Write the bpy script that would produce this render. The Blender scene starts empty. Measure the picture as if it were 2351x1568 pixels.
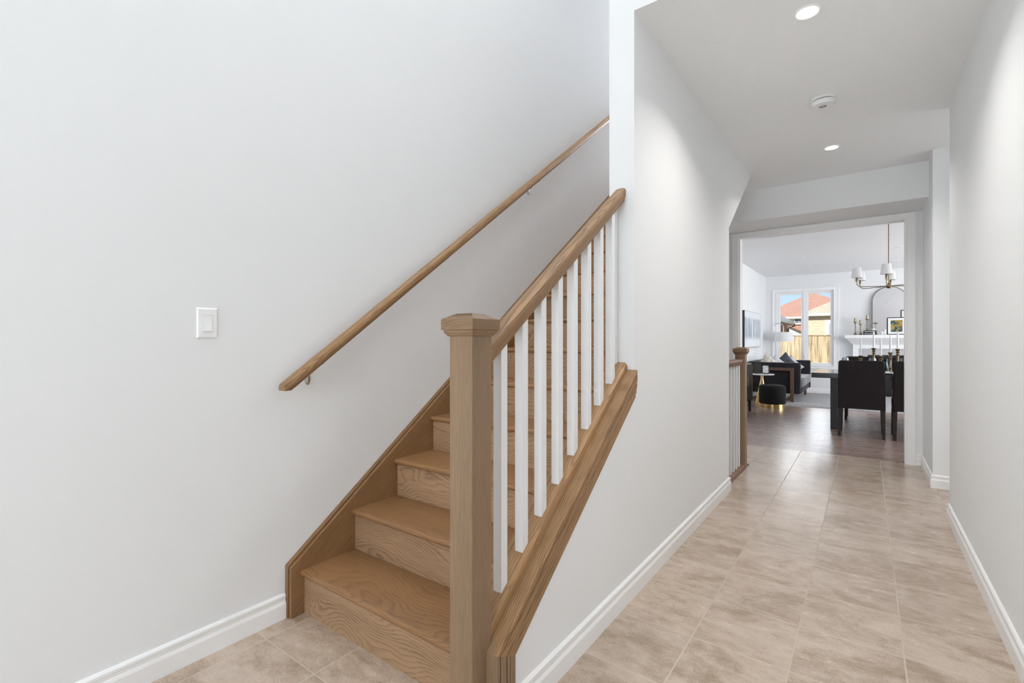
import bpy, bmesh, math, random
from mathutils import Vector, Matrix
random.seed(7)
SC = bpy.context.scene
COL = SC.collection
PI = math.pi
R = math.radians

# ------------------------------------------------------------------ camera
TH, FPX, EYE = 0.634, 1104.2, 1.18
cam_d = bpy.data.cameras.new('camera')
cam_d.sensor_fit = 'HORIZONTAL'; cam_d.sensor_width = 36.0
cam_d.lens = 36.0 * FPX / 2351.0
cam_d.shift_y = 0.0002
cam_d.clip_start = 0.02; cam_d.clip_end = 400
cam = bpy.data.objects.new('camera', cam_d); COL.objects.link(cam)
cam.location = (0, 0, EYE); cam.rotation_euler = (PI / 2, 0, TH)
SC.camera = cam

# ------------------------------------------------------------------ world, sun, lights, exposure
SC.view_settings.view_transform = 'Standard'
SC.view_settings.look = 'None'
SC.view_settings.gamma = 1.0
SC.view_settings.use_curve_mapping = False
SC.view_settings.exposure = 0.0
SC.cycles.use_denoising = True
SC.cycles.max_bounces = 12
SC.cycles.diffuse_bounces = 8
SC.cycles.glossy_bounces = 6
SC.cycles.transmission_bounces = 8
SC.cycles.transparent_max_bounces = 12
SC.cycles.sample_clamp_indirect = 6.0

W = bpy.data.worlds.new('sky'); SC.world = W; W.use_nodes = True
nt = W.node_tree; nt.nodes.clear()
wo = nt.nodes.new('ShaderNodeOutputWorld'); bg = nt.nodes.new('ShaderNodeBackground')
wtc = nt.nodes.new('ShaderNodeTexCoord'); wsp = nt.nodes.new('ShaderNodeSeparateXYZ'); wrp = nt.nodes.new('ShaderNodeValToRGB')
nt.links.new(wtc.outputs['Generated'], wsp.inputs[0]); nt.links.new(wsp.outputs[2], wrp.inputs[0])
e_ = wrp.color_ramp.elements; e_[0].position = 0.0; e_[0].color = (0.62, 0.80, 0.95, 1); e_[1].position = 0.35; e_[1].color = (0.14, 0.36, 0.80, 1)
nt.links.new(wrp.outputs[0], bg.inputs[0])
# bright glow added to the garden-side sky, out of view, to streak the floors
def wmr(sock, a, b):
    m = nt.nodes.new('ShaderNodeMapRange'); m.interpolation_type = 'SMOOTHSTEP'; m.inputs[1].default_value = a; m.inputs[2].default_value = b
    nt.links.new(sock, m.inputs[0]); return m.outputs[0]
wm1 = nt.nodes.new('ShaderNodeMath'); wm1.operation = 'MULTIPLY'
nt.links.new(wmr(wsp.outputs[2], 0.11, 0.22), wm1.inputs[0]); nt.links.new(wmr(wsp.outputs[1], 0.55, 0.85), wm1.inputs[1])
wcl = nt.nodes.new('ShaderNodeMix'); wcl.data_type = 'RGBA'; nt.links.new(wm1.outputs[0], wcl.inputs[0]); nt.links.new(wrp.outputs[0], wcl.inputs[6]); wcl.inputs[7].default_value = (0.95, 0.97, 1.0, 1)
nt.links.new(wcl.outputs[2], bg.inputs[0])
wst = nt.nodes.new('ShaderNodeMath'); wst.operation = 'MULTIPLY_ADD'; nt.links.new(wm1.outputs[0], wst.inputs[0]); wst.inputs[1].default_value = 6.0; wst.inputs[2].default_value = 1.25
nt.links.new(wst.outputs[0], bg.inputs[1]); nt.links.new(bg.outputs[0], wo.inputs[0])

def light(name, kind, loc, rot, energy, size=None, color=(1, 1, 1), **kw):
    d = bpy.data.lights.new(name, kind); d.energy = energy; d.color = color
    if kind == 'AREA':
        if isinstance(size, tuple):
            d.shape = 'RECTANGLE'; d.size, d.size_y = size
        else:
            d.shape = 'DISK'; d.size = size
    for k, v in kw.items(): setattr(d, k, v)
    o = bpy.data.objects.new(name, d); COL.objects.link(o)
    o.location = loc; o.rotation_euler = rot
    return o
light('sun', 'SUN', (5, -20, 30), (R(56), 0, R(-20)), 6.6, angle=R(0.6), color=(1, .95, .88))
# daylight through the foyer's own openings behind the camera (upper window, glazed front door)
light('daylight_upper_window', 'AREA', (-0.95, -2.93, 3.95), (R(90), 0, PI), 12, (1.5, 1.5), (0.96, 0.98, 1.0))
light('daylight_front_door', 'AREA', (-0.45, -2.93, 1.45), (R(90), 0, PI), 86, (1.6, 1.7), (0.95, 0.985, 1.0))
# foyer chandelier hanging above the viewer (five bulbs)
CHX, CHY, CHZ = -0.75, 0.25, 4.10
for k in range(5):
    a = 2 * PI * k / 5 + 0.3
    light('foyer_bulb', 'POINT', (CHX + 0.26 * math.cos(a), CHY + 0.26 * math.sin(a), CHZ + 0.02), (0, 0, 0), 4.2, None, (1, 0.975, 0.94), shadow_soft_size=0.05)
# lamps of the front room, stairwell, passage and landing
light('daylight_front_room', 'AREA', (3.3, -0.6, 1.5), (R(90), 0, R(90)), 26, (2.6, 1.7), (0.95, 0.98, 1.0))
light('stairwell_downlight', 'AREA', (-1.45, 2.0, 5.46), (0, 0, 0), 13, 0.12, (1, 0.985, 0.965), spread=R(120))
light('fill_passage', 'AREA', (1.36, 4.72, 1.35), (R(90), 0, R(90)), 4.2, (0.7, 2.2), (0.98, 0.99, 1.0))  # unseen lamp added in the side passage to lift the hall's far end
light('fill_landing', 'AREA', (-1.5, 6.9, 4.35), (R(90), 0, 0), 200, (0.8, 1.3), (0.92, 0.95, 1.0))  # unseen lamp added to brighten the upper stairwell; the wall there is solid
# unseen lamps added to brighten the far room from its solid right wall
light('fill_far_room_right', 'AREA', (3.5, 10.4, 1.25), (R(90), 0, R(90)), 135, (3.2, 2.2), (0.94, 0.97, 1.0))
light('fill_far_room_near', 'AREA', (3.5, 7.4, 1.6), (R(90), 0, R(90)), 46, (1.4, 1.2), (0.96, 0.98, 1.0))

# ------------------------------------------------------------------ object helpers
def tag(o, label=None, cat=None, group=None, kind=None):
    if label: o['label'] = label
    if cat: o['category'] = cat
    if group: o['group'] = group
    if kind: o['kind'] = kind
    return o

def empty(name, loc=(0, 0, 0), label=None, cat=None, group=None, rz=0.0):
    o = bpy.data.objects.new(name, None); COL.objects.link(o)
    o.location = loc; o.rotation_euler = (0, 0, rz); o.empty_display_size = 0.05
    return tag(o, label, cat, group)

def link(name, bm, mat, parent=None, loc=(0, 0, 0), smooth=None, bevel=None, rot=None, seg=2):
    me = bpy.data.meshes.new(name)
    bmesh.ops.recalc_face_normals(bm, faces=bm.faces)
    bm.to_mesh(me); bm.free()
    o = bpy.data.objects.new(name, me); COL.objects.link(o)
    o.location = loc
    if rot: o.rotation_euler = rot
    if mat:
        for m in (mat if isinstance(mat, (list, tuple)) else (mat,)): me.materials.append(m)
    if smooth is not None:
        for p in me.polygons: p.use_smooth = True
        try: me.set_sharp_from_angle(angle=R(smooth))
        except Exception: pass
    if bevel:
        md = o.modifiers.new('bevel', 'BEVEL'); md.width = bevel; md.segments = seg
        md.limit_method = 'ANGLE'; md.angle_limit = R(35)
        if smooth is None:
            for p in me.polygons: p.use_smooth = True
            md.harden_normals = True
            try: me.set_sharp_from_angle(angle=R(180))
            except Exception: pass
    if parent: o.parent = parent
    return o

def B(): return bmesh.new()

def box(bm, x0, x1, y0, y1, z0, z1):
    v = [bm.verts.new(p) for p in ((x0, y0, z0), (x1, y0, z0), (x1, y1, z0), (x0, y1, z0), (x0, y0, z1), (x1, y0, z1), (x1, y1, z1), (x0, y1, z1))]
    for f in ((0, 3, 2, 1), (4, 5, 6, 7), (0, 1, 5, 4), (1, 2, 6, 5), (2, 3, 7, 6), (3, 0, 4, 7)):
        bm.faces.new([v[i] for i in f])
    return bm

def prism(bm, pts, axis, a0, a1):
    """polygon pts extruded along axis: 'x' pts=(y,z); 'y' pts=(x,z); 'z' pts=(x,y)"""
    def mk(p, a):
        return {'x': (a, p[0], p[1]), 'y': (p[0], a, p[1]), 'z': (p[0], p[1], a)}[axis]
    va = [bm.verts.new(mk(p, a0)) for p in pts]; vb = [bm.verts.new(mk(p, a1)) for p in pts]
    n = len(pts)
    bm.faces.new(va); bm.faces.new(vb[::-1])
    for i in range(n):
        bm.faces.new((va[i], vb[i], vb[(i + 1) % n], va[(i + 1) % n]))
    return bm

def sweep(bm, stations, close=True):
    """stations: list of loops (lists of points), same count; skins between and caps the ends"""
    rows = [[bm.verts.new(p) for p in s] for s in stations]
    n = len(rows[0])
    for a, b in zip(rows[:-1], rows[1:]):
        for i in range(n if close else n - 1):
            bm.faces.new((a[i], a[(i + 1) % n], b[(i + 1) % n], b[i]))
    if close:
        bm.faces.new(rows[0]); bm.faces.new(rows[-1][::-1])
    return bm

def lathe(bm, prof, seg=32, c=(0, 0, 0)):
    rings = []
    for r, z in prof:
        if r < 1e-6: rings.append([bm.verts.new((c[0], c[1], c[2] + z))])
        else: rings.append([bm.verts.new((c[0] + r * math.cos(2 * PI * k / seg), c[1] + r * math.sin(2 * PI * k / seg), c[2] + z)) for k in range(seg)])
    for a, b in zip(rings[:-1], rings[1:]):
        if len(a) == 1 and len(b) == 1: continue
        for k in range(seg):
            k2 = (k + 1) % seg
            if len(a) == 1: bm.faces.new((a[0], b[k], b[k2]))
            elif len(b) == 1: bm.faces.new((a[k], b[0], a[k2]))
            else: bm.faces.new((a[k], b[k], b[k2], a[k2]))
    for rr in (rings[0], rings[-1]):
        if len(rr) > 1: bm.faces.new(rr)
    return bm

def tube(bm, pts, r, seg=10):
    pts = [Vector(p) for p in pts]; rows = []
    up = Vector((0, 0, 1))
    for i, p in enumerate(pts):
        t = (pts[min(i + 1, len(pts) - 1)] - pts[max(i - 1, 0)]).normalized()
        a = t.cross(up)
        if a.length < 0.05: a = t.cross(Vector((0, 1, 0)))
        a.normalize(); b = t.cross(a).normalized()
        rr = r[i] if isinstance(r, (list, tuple)) else r
        rows.append([p + a * math.cos(2 * PI * k / seg) * rr + b * math.sin(2 * PI * k / seg) * rr for k in range(seg)])
    # keep frames aligned
    for i in range(1, len(rows)):
        best = min(range(seg), key=lambda s: (rows[i][s] - rows[i - 1][0]).length)
        rows[i] = rows[i][best:] + rows[i][:best]
        if (rows[i][1] - rows[i - 1][1]).length > (rows[i][-1] - rows[i - 1][1]).length:
            rows[i] = [rows[i][0]] + rows[i][1:][::-1]
    return sweep(bm, rows)

def rbox(bm, x0, x1, y0, y1, z0, z1, r=0.03, seg=3):
    """box with rounded edges (soft upholstery)"""
    b2 = bmesh.new(); box(b2, x0, x1, y0, y1, z0, z1)
    bmesh.ops.bevel(b2, geom=b2.edges[:], offset=r, segments=seg, profile=0.5, affect='EDGES')
    me = bpy.data.meshes.new('tmp'); b2.to_mesh(me); b2.free(); bm.from_mesh(me); bpy.data.meshes.remove(me)
    return bm

def copy_tree(o, parent=None):
    c = o.copy(); COL.objects.link(c)
    if parent: c.parent = parent
    for ch in list(o.children): copy_tree(ch, c)
    return c

# ------------------------------------------------------------------ material helpers
class N:
    def __init__(s, name):
        s.m = bpy.data.materials.new(name); s.m.use_nodes = True
        s.t = s.m.node_tree; s.t.nodes.clear()
        s.out = s.t.nodes.new('ShaderNodeOutputMaterial')
    def n(s, kind, **kw):
        x = s.t.nodes.new('ShaderNode' + kind)
        for k, v in kw.items():
            if k.startswith('i_'):
                key = k[2:].replace('_', ' ')
                x.inputs[int(key) if key.isdigit() else key].default_value = v
            else: setattr(x, k, v)
        return x
    def l(s, a, b): s.t.links.new(a, b)
    def math(s, op, a, b=None, c=None):
        x = s.n('Math', operation=op)
        for i, v in enumerate((a, b, c)):
            if v is None: continue
            if hasattr(v, 'links'): s.l(v, x.inputs[i])
            else: x.inputs[i].default_value = v
        return x.outputs[0]
    def vmath(s, op, a, b=None):
        x = s.n('VectorMath', operation=op)
        for i, v in enumerate((a, b)):
            if v is None: continue
            if hasattr(v, 'links'): s.l(v, x.inputs[i])
            elif op == 'SCALE' and i == 1: x.inputs['Scale'].default_value = v
            else: x.inputs[i].default_value = v
        return x.outputs[0]
    def ramp(s, fac, stops, interp='LINEAR'):
        x = s.n('ValToRGB'); x.color_ramp.interpolation = interp
        e = x.color_ramp.elements
        while len(e) < len(stops): e.new(0.5)
        for i, (p, c) in enumerate(stops):
            e[i].position = p; e[i].color = (c[0], c[1], c[2], 1) if isinstance(c, (tuple, list)) else (c, c, c, 1)
        s.l(fac, x.inputs[0]); return x.outputs[0]
    def mix(s, fac, a, b, blend='MIX'):
        x = s.n('Mix', data_type='RGBA', blend_type=blend)
        for sock, v in ((x.inputs[0], fac), (x.inputs[6], a), (x.inputs[7], b)):
            if hasattr(v, 'links'): s.l(v, sock)
            elif isinstance(v, (tuple, list)): sock.default_value = (v[0], v[1], v[2], 1)
            else: sock.default_value = v
        return x.outputs[2]
    def bsdf(s, color=None, rough=0.5, metal=0.0, bump=None, bump_s=0.1, bump_d=0.002, spec=0.5, **kw):
        p = s.n('BsdfPrincipled')
        if color is not None:
            if hasattr(color, 'links'): s.l(color, p.inputs['Base Color'])
            else: p.inputs['Base Color'].default_value = (color[0], color[1], color[2], 1)
        if hasattr(rough, 'links'): s.l(rough, p.inputs['Roughness'])
        else: p.inputs['Roughness'].default_value = rough
        p.inputs['Metallic'].default_value = metal
        p.inputs['Specular IOR Level'].default_value = spec
        for k, v in kw.items(): p.inputs[k.replace('_', ' ')].default_value = v
        if bump is not None:
            b = s.n('Bump'); b.inputs['Strength'].default_value = bump_s; b.inputs['Distance'].default_value = bump_d
            s.l(bump, b.inputs['Height']); s.l(b.outputs[0], p.inputs['Normal'])
        s.l(p.outputs[0], s.out.inputs[0]); return p

def plain(name, color, rough=0.5, metal=0.0, nscale=None, var=0.05, bump_s=0.0, bump_scale=400, bump_d=0.001, **kw):
    g = N(name); tc = g.n('TexCoord')
    ns = g.n('TexNoise', i_Scale=nscale or 3.0, i_Detail=4.0); g.l(tc.outputs['Object'], ns.inputs['Vector'])
    c = g.ramp(ns.outputs[0], [(0.3, tuple(max(0, q * (1 - var)) for q in color)), (0.7, tuple(min(1, q * (1 + var)) for q in color))])
    bp = None
    if bump_s:
        nb = g.n('TexNoise', i_Scale=float(bump_scale), i_Detail=3.0); g.l(tc.outputs['Object'], nb.inputs['Vector']); bp = nb.outputs[0]
    g.bsdf(c, rough, metal, bp, bump_s, bump_d, **kw)
    return g.m

def oak(name, axis='X', slope=0.0, light_c=(0.40, 0.255, 0.150), dark_c=(0.165, 0.100, 0.058), rough=0.44, freq=75.0, far=0.12, knots=0.07, wob=0.22, diag=0.0, ring_w=0.55, jit=0.010):
    """plain-sawn oak; grain runs along axis ('S' = up the stair slope)"""
    g = N(name); tc = g.n('TexCoord'); oi = g.n('ObjectInfo')
    rnd = oi.outputs['Random']
    v = tc.outputs['Object']
    if axis == 'S':
        vr = g.n('VectorRotate', rotation_type='X_AXIS'); g.l(v, vr.inputs['Vector']); vr.inputs['Angle'].default_value = -slope
        v = vr.outputs[0]
    sp = g.n('SeparateXYZ'); g.l(v, sp.inputs[0])
    X, Y_, Z_ = sp.outputs
    L, A, Bb = {'X': (X, Y_, Z_), 'Z': (Z_, X, Y_), 'S': (Y_, Z_, X), 'Y': (Y_, X, Z_)}[axis]
    r1 = g.math('MULTIPLY', rnd, 13.7); 
    Lr = g.math('ADD', L, r1)
    # slow wobble of the heart line along the board
    cs = g.n('CombineXYZ'); g.l(g.math('MULTIPLY', Lr, 1.6), cs.inputs[0]); g.l(g.math('MULTIPLY', A, 3.0), cs.inputs[1]); g.l(g.math('MULTIPLY', Bb, 3.0), cs.inputs[2])
    n1 = g.n('TexNoise', i_Scale=1.0, i_Detail=2.0, i_Roughness=0.5); g.l(cs.outputs[0], n1.inputs['Vector'])
    s1 = g.n('SeparateColor'); g.l(n1.outputs['Color'], s1.inputs[0])
    cf = g.n('CombineXYZ'); g.l(g.math('MULTIPLY', Lr, 9.0), cf.inputs[0]); g.l(g.math('MULTIPLY', A, 40.0), cf.inputs[1]); g.l(g.math('MULTIPLY', Bb, 40.0), cf.inputs[2])
    n2 = g.n('TexNoise', i_Scale=1.0, i_Detail=3.0, i_Roughness=0.55); g.l(cf.outputs[0], n2.inputs['Vector'])
    s2 = g.n('SeparateColor'); g.l(n2.outputs['Color'], s2.inputs[0])
    off = g.math('MULTIPLY_ADD', rnd, 0.09, -0.045 + 0.02)
    a2 = g.math('ADD', A, g.math('MULTIPLY', g.math('SUBTRACT', s1.outputs[0], 0.5), wob))
    a2 = g.math('ADD', a2, off)
    a2 = g.math('ADD', a2, diag)
    a2 = g.math('ADD', a2, g.math('MULTIPLY', g.math('SUBTRACT', s2.outputs[0], 0.5), jit))
    b2 = g.math('ADD', Bb, g.math('MULTIPLY', g.math('SUBTRACT', s1.outputs[1], 0.5), knots * 2))
    b2 = g.math('ADD', b2, far * 0.25)
    b2 = g.math('ADD', b2, g.math('MULTIPLY', g.math('SUBTRACT', s2.outputs[1], 0.5), jit))
    rad = g.math('SQRT', g.math('ADD', g.math('MULTIPLY', a2, a2), g.math('MULTIPLY', b2, b2)))
    ph = g.math('FRACT', g.math('MULTIPLY', rad, freq))
    ring = g.ramp(ph, [(0.0, 0.10), (0.30, 0.05), (0.62, 0.30), (0.84, 1.0), (0.93, 0.70), (1.0, 0.10)])
    # pores: fine streaks along the grain
    cp = g.n('CombineXYZ'); g.l(g.math('MULTIPLY', Lr, 14.0), cp.inputs[0]); g.l(g.math('MULTIPLY', A, 420.0), cp.inputs[1]); g.l(g.math('MULTIPLY', Bb, 420.0), cp.inputs[2])
    n3 = g.n('TexNoise', i_Scale=1.0, i_Detail=2.0); g.l(cp.outputs[0], n3.inputs['Vector'])
    pore = g.ramp(n3.outputs[0], [(0.42, 1.0), (0.60, 0.0)])
    cw = g.n('CombineXYZ'); g.l(g.math('MULTIPLY', Lr, 0.9), cw.inputs[0]); g.l(g.math('MULTIPLY', A, 12.0), cw.inputs[1]); g.l(g.math('MULTIPLY', Bb, 12.0), cw.inputs[2])
    n4 = g.n('TexNoise', i_Scale=1.0, i_Detail=3.0); g.l(cw.outputs[0], n4.inputs['Vector'])
    # rings fade in and out over the board
    fade = g.ramp(n4.outputs[0], [(0.35, 0.45), (0.60, 1.0)])
    fac = g.math('MULTIPLY', g.math('MULTIPLY', ring, ring_w), fade)
    fac = g.math('ADD', fac, g.math('MULTIPLY', pore, g.math('MULTIPLY_ADD', ring, 0.35, 0.22)))
    fac = g.math('ADD', fac, g.math('MULTIPLY', g.math('SUBTRACT', n4.outputs[0], 0.5), 0.5))
    fac = g.math('MAXIMUM', g.math('MINIMUM', fac, 1.0), 0.0)
    colr = g.mix(fac, light_c, dark_c)
    hsv = g.n('HueSaturation'); g.l(colr, hsv.inputs['Color']); g.l(g.math('MULTIPLY_ADD', rnd, 0.22, 0.89), hsv.inputs['Value'])
    g.bsdf(hsv.outputs[0], rough, 0, pore, 0.10, -0.0004, spec=0.45)
    return g.m

M = {}
def wallpaint(name, col, bs=0.12, scale=260, d=0.0006, rough=0.75):
    g = N(name); tc = g.n('TexCoord')
    nb = g.n('TexNoise', i_Scale=float(scale), i_Detail=2.0); g.l(tc.outputs['Object'], nb.inputs['Vector'])
    g.bsdf(col, rough, 0, nb.outputs[0], bs, d, spec=0.25); return g.m
M['wall'] = wallpaint('wall_paint', (0.838, 0.852, 0.862))
M['ceil'] = wallpaint('ceiling_stipple', (0.875, 0.885, 0.895), 0.5, 120, 0.003, 0.9)
M['trim'] = plain('trim_enamel', (0.91, 0.915, 0.92), 0.35, var=0.005)
M['white'] = plain('white_lacquer', (0.86, 0.87, 0.88), 0.28, var=0.005)
SL = math.atan(0.735)
M['oak_x'] = oak('oak_boards', 'X', light_c=(0.40, 0.250, 0.145), dark_c=(0.185, 0.108, 0.058), freq=90, wob=0.42, knots=0.13, ring_w=0.62)
M['oak_tread'] = oak('oak_treads', 'X', light_c=(0.325, 0.172, 0.076), dark_c=(0.185, 0.094, 0.040), far=0.5, freq=120, rough=0.3, wob=0.16)
M['oak_z'] = oak('oak_post', 'Z', light_c=(0.295, 0.195, 0.115), dark_c=(0.155, 0.098, 0.054), far=1.2, diag=0.30, freq=250, knots=0.02, wob=0.04, jit=0.003)
M['oak_s'] = oak('oak_rails', 'S', SL, light_c=(0.375, 0.215, 0.100), dark_c=(0.155, 0.085, 0.038), far=1.0, diag=0.16, freq=150, knots=0.04, wob=0.07, jit=0.004)
M['oak_str'] = oak('oak_stringer', 'S', SL, light_c=(0.26, 0.140, 0.062), dark_c=(0.135, 0.070, 0.030), far=0.9, diag=0.2, freq=130, knots=0.05, wob=0.12)
M['oak_cap'] = oak('oak_post_cap', 'X', light_c=(0.29, 0.180, 0.098), dark_c=(0.16, 0.095, 0.048), freq=190, wob=0.2, far=0.3)
M['oak_y'] = oak('oak_level_rail', 'Y', light_c=(0.27, 0.145, 0.085), dark_c=(0.15, 0.08, 0.045), jit=0.004, far=1.0, diag=0.2, freq=150, wob=0.05)

def tile_mat():
    g = N('beige_stone_tile'); tc = g.n('TexCoord')
    sp = g.n('SeparateXYZ'); g.l(tc.outputs['Object'], sp.inputs[0]); X, Y_, _ = sp.outputs
    S = 0.3387
    u = g.math('DIVIDE', g.math('SUBTRACT', X, 0.1165 - 40 * S), S); v = g.math('DIVIDE', g.math('SUBTRACT', Y_, 6.040 - 40 * S), S)
    fu = g.math('FRACT', u); fv = g.math('FRACT', v); iu = g.math('FLOOR', u); iv = g.math('FLOOR', v)
    du = g.math('ABSOLUTE', g.math('SUBTRACT', fu, 0.5)); dv = g.math('ABSOLUTE', g.math('SUBTRACT', fv, 0.5))
    groutY = g.math('GREATER_THAN', du, 0.5 - 0.0080); groutX = g.math('GREATER_THAN', dv, 0.5 - 0.0060)
    grout = g.math('MAXIMUM', groutX, groutY)
    ic = g.n('CombineXYZ'); g.l(iu, ic.inputs[0]); g.l(iv, ic.inputs[1])
    wn = g.n('TexWhiteNoise', noise_dimensions='3D'); g.l(ic.outputs[0], wn.inputs['Vector'])
    off = g.vmath('SCALE', wn.outputs['Color'], 9.0)
    base = g.vmath('ADD', tc.outputs['Object'], off)
    mp = g.n('Mapping'); g.l(base, mp.inputs[0]); mp.inputs['Scale'].default_value = (3.0, 5.5, 1)
    n1 = g.n('TexNoise', i_Scale=1.0, i_Detail=7.0, i_Roughness=0.62, i_Distortion=0.7); g.l(mp.outputs[0], n1.inputs['Vector'])
    mp2 = g.n('Mapping'); g.l(base, mp2.inputs[0]); mp2.inputs['Scale'].default_value = (14, 26, 1)
    n2 = g.n('TexNoise', i_Scale=1.0, i_Detail=6.0, i_Roughness=0.7, i_Distortion=0.4); g.l(mp2.outputs[0], n2.inputs['Vector'])
    n3 = g.n('TexNoise', i_Scale=230.0, i_Detail=2.0); g.l(base, n3.inputs['Vector'])
    f = g.math('ADD', g.math('MULTIPLY', n1.outputs[0], 0.60), g.math('MULTIPLY', n2.outputs[0], 0.40))
    f = g.math('ADD', f, g.math('MULTIPLY', g.math('SUBTRACT', n3.outputs[0], 0.5), 0.30))
    c = g.ramp(f, [(0.32, (0.285, 0.203, 0.142)), (0.43, (0.40, 0.308, 0.235)), (0.51, (0.50, 0.400, 0.320)), (0.66, (0.59, 0.495, 0.41))])
    hs = g.n('HueSaturation'); g.l(c, hs.inputs['Color']); g.l(g.math('MULTIPLY_ADD', wn.outputs['Value'], 0.10, 0.95), hs.inputs['Value'])
    col = g.mix(groutY, g.mix(groutX, hs.outputs[0], (0.53, 0.44, 0.36)), (0.50, 0.42, 0.345))
    hgt = g.math('SUBTRACT', g.math('ADD', g.math('MULTIPLY', n2.outputs[0], 0.5), g.math('MULTIPLY', n3.outputs[0], 0.25)), g.math('MULTIPLY', grout, 1.3))
    rg = g.math('ADD', g.math('MULTIPLY', n2.outputs[0], 0.16), g.math('MULTIPLY_ADD', grout, 0.4, 0.17))
    g.bsdf(col, rg, 0, hgt, 0.36, 0.0011, spec=0.55); return g.m
M['tile'] = tile_mat()

def woodfloor():
    g = N('dark_wood_floor'); tc = g.n('TexCoord')
    sp = g.n('SeparateXYZ'); g.l(tc.outputs['Object'], sp.inputs[0]); X, Y_, _ = sp.outputs
    v = g.math('DIVIDE', Y_, 0.083); iv = g.math('FLOOR', v); fv = g.math('FRACT', v)
    wn = g.n('TexWhiteNoise', noise_dimensions='1D'); g.l(iv, wn.inputs['W'])
    u = g.math('ADD', g.math('DIVIDE', X, 0.9), g.math('MULTIPLY', wn.outputs['Value'], 5.0)); iu = g.math('FLOOR', u); fu = g.math('FRACT', u)
    ic = g.n('CombineXYZ'); g.l(iu, ic.inputs[0]); g.l(iv, ic.inputs[1])
    w2 = g.n('TexWhiteNoise', noise_dimensions='3D'); g.l(ic.outputs[0], w2.inputs['Vector'])
    cm = g.n('CombineXYZ'); g.l(g.math('MULTIPLY', X, 3.0), cm.inputs[0]); g.l(g.math('MULTIPLY', Y_, 60.0), cm.inputs[1]); g.l(g.math('MULTIPLY', w2.outputs['Value'], 9.0), cm.inputs[2])
    n = g.n('TexNoise', i_Scale=1.0, i_Detail=5.0); g.l(cm.outputs[0], n.inputs['Vector'])
    f = g.math('ADD', g.math('MULTIPLY', w2.outputs['Value'], 0.35), g.math('MULTIPLY', n.outputs[0], 0.6))
    c = g.ramp(f, [(0.2, (0.255, 0.178, 0.150)), (0.8, (0.355, 0.262, 0.225))])
    gap = g.math('MAXIMUM', g.math('LESS_THAN', fv, 0.03), g.math('LESS_THAN', fu, 0.004))
    col = g.mix(gap, c, (0.05, 0.028, 0.02))
    g.bsdf(col, g.math('MULTIPLY_ADD', n.outputs[0], 0.14, 0.20), 0, g.math('SUBTRACT', g.math('MULTIPLY', n.outputs[0], 0.3), gap), 0.25, 0.001); return g.m
M['wfloor'] = woodfloor()

M['brass'] = plain('aged_brass', (0.27, 0.205, 0.12), 0.36, 1.0, nscale=40, var=0.3)
M['gold'] = plain('polished_gold', (0.80, 0.58, 0.26), 0.18, 1.0, var=0.05)
M['nickel'] = plain('satin_nickel', (0.62, 0.61, 0.59), 0.28, 1.0, var=0.03)
M['chair'] = plain('dark_brown_leather', (0.012, 0.0075, 0.0085), 0.62, spec=0.25, nscale=30, var=0.3, bump_s=0.2, bump_scale=300)
M['chairleg'] = plain('espresso_wood', (0.022, 0.011, 0.010), 0.5, nscale=20, var=0.3, spec=0.3)
M['table'] = plain('black_table_wood', (0.014, 0.015, 0.018), 0.38, nscale=20, var=0.2, spec=0.35)
M['tabletop'] = plain('black_table_lacquer', (0.016, 0.016, 0.018), 0.12, nscale=20, var=0.2)
M['sofa'] = plain('charcoal_velvet', (0.020, 0.018, 0.022), 0.85, nscale=15, var=0.25, bump_s=0.3, bump_scale=500, Sheen_Weight=0.15, spec=0.2)
M['sofacush'] = plain('grey_velvet', (0.12, 0.12, 0.13), 0.7, nscale=15, var=0.25, Sheen_Weight=0.6)
M['walnut'] = plain('walnut_frame', (0.12, 0.065, 0.042), 0.4, nscale=25, var=0.3)
M['black'] = plain('black_lacquer', (0.012, 0.012, 0.013), 0.3, var=0.1)
M['velvet'] = plain('black_velvet', (0.006, 0.006, 0.007), 0.95, var=0.2)
M['shade'] = plain('lampshade_linen', (0.85, 0.85, 0.85), 0.8, nscale=60, var=0.02)
M['wax'] = plain('candle_wax', (0.86, 0.87, 0.88), 0.45, var=0.02)
M['waxtan'] = plain('mercury_glass', (0.42, 0.36, 0.27), 0.35, 0.3, nscale=55, var=0.45)
M['rug'] = plain('shag_wool', (0.50, 0.50, 0.51), 0.95, nscale=60, var=0.35, bump_s=1.0, bump_scale=120, bump_d=0.02)
M['marble'] = plain('white_marble', (0.80, 0.80, 0.81), 0.2, nscale=6, var=0.04)
M['stonegrey'] = plain('grey_surround', (0.50, 0.51, 0.52), 0.3, nscale=8, var=0.1)
M['cloth'] = plain('pale_linen', (0.62, 0.58, 0.52), 0.9, nscale=25, var=0.35)
M['clothw'] = plain('light_grey_linen', (0.60, 0.61, 0.64), 0.9, nscale=10, var=0.1)
M['clothd'] = plain('slate_linen', (0.07, 0.08, 0.10), 0.9, nscale=12, var=0.3)
M['photo'] = plain('pale_photo', (0.55, 0.56, 0.58), 0.4, nscale=25, var=0.4)
M['smoked'] = plain('dark_photo', (0.03, 0.03, 0.035), 0.3, nscale=25, var=0.5)
M['grassy'] = plain('lawn', (0.08, 0.13, 0.04), 0.9, nscale=30, var=0.4)
M['soffitw'] = plain('soffit_cream', (0.72, 0.66, 0.55), 0.6, var=0.02)
M['stucco'] = plain('white_siding', (0.78, 0.74, 0.66), 0.8, var=0.03)
M['gutter'] = plain('dark_gutter', (0.03, 0.025, 0.025), 0.4)

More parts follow.
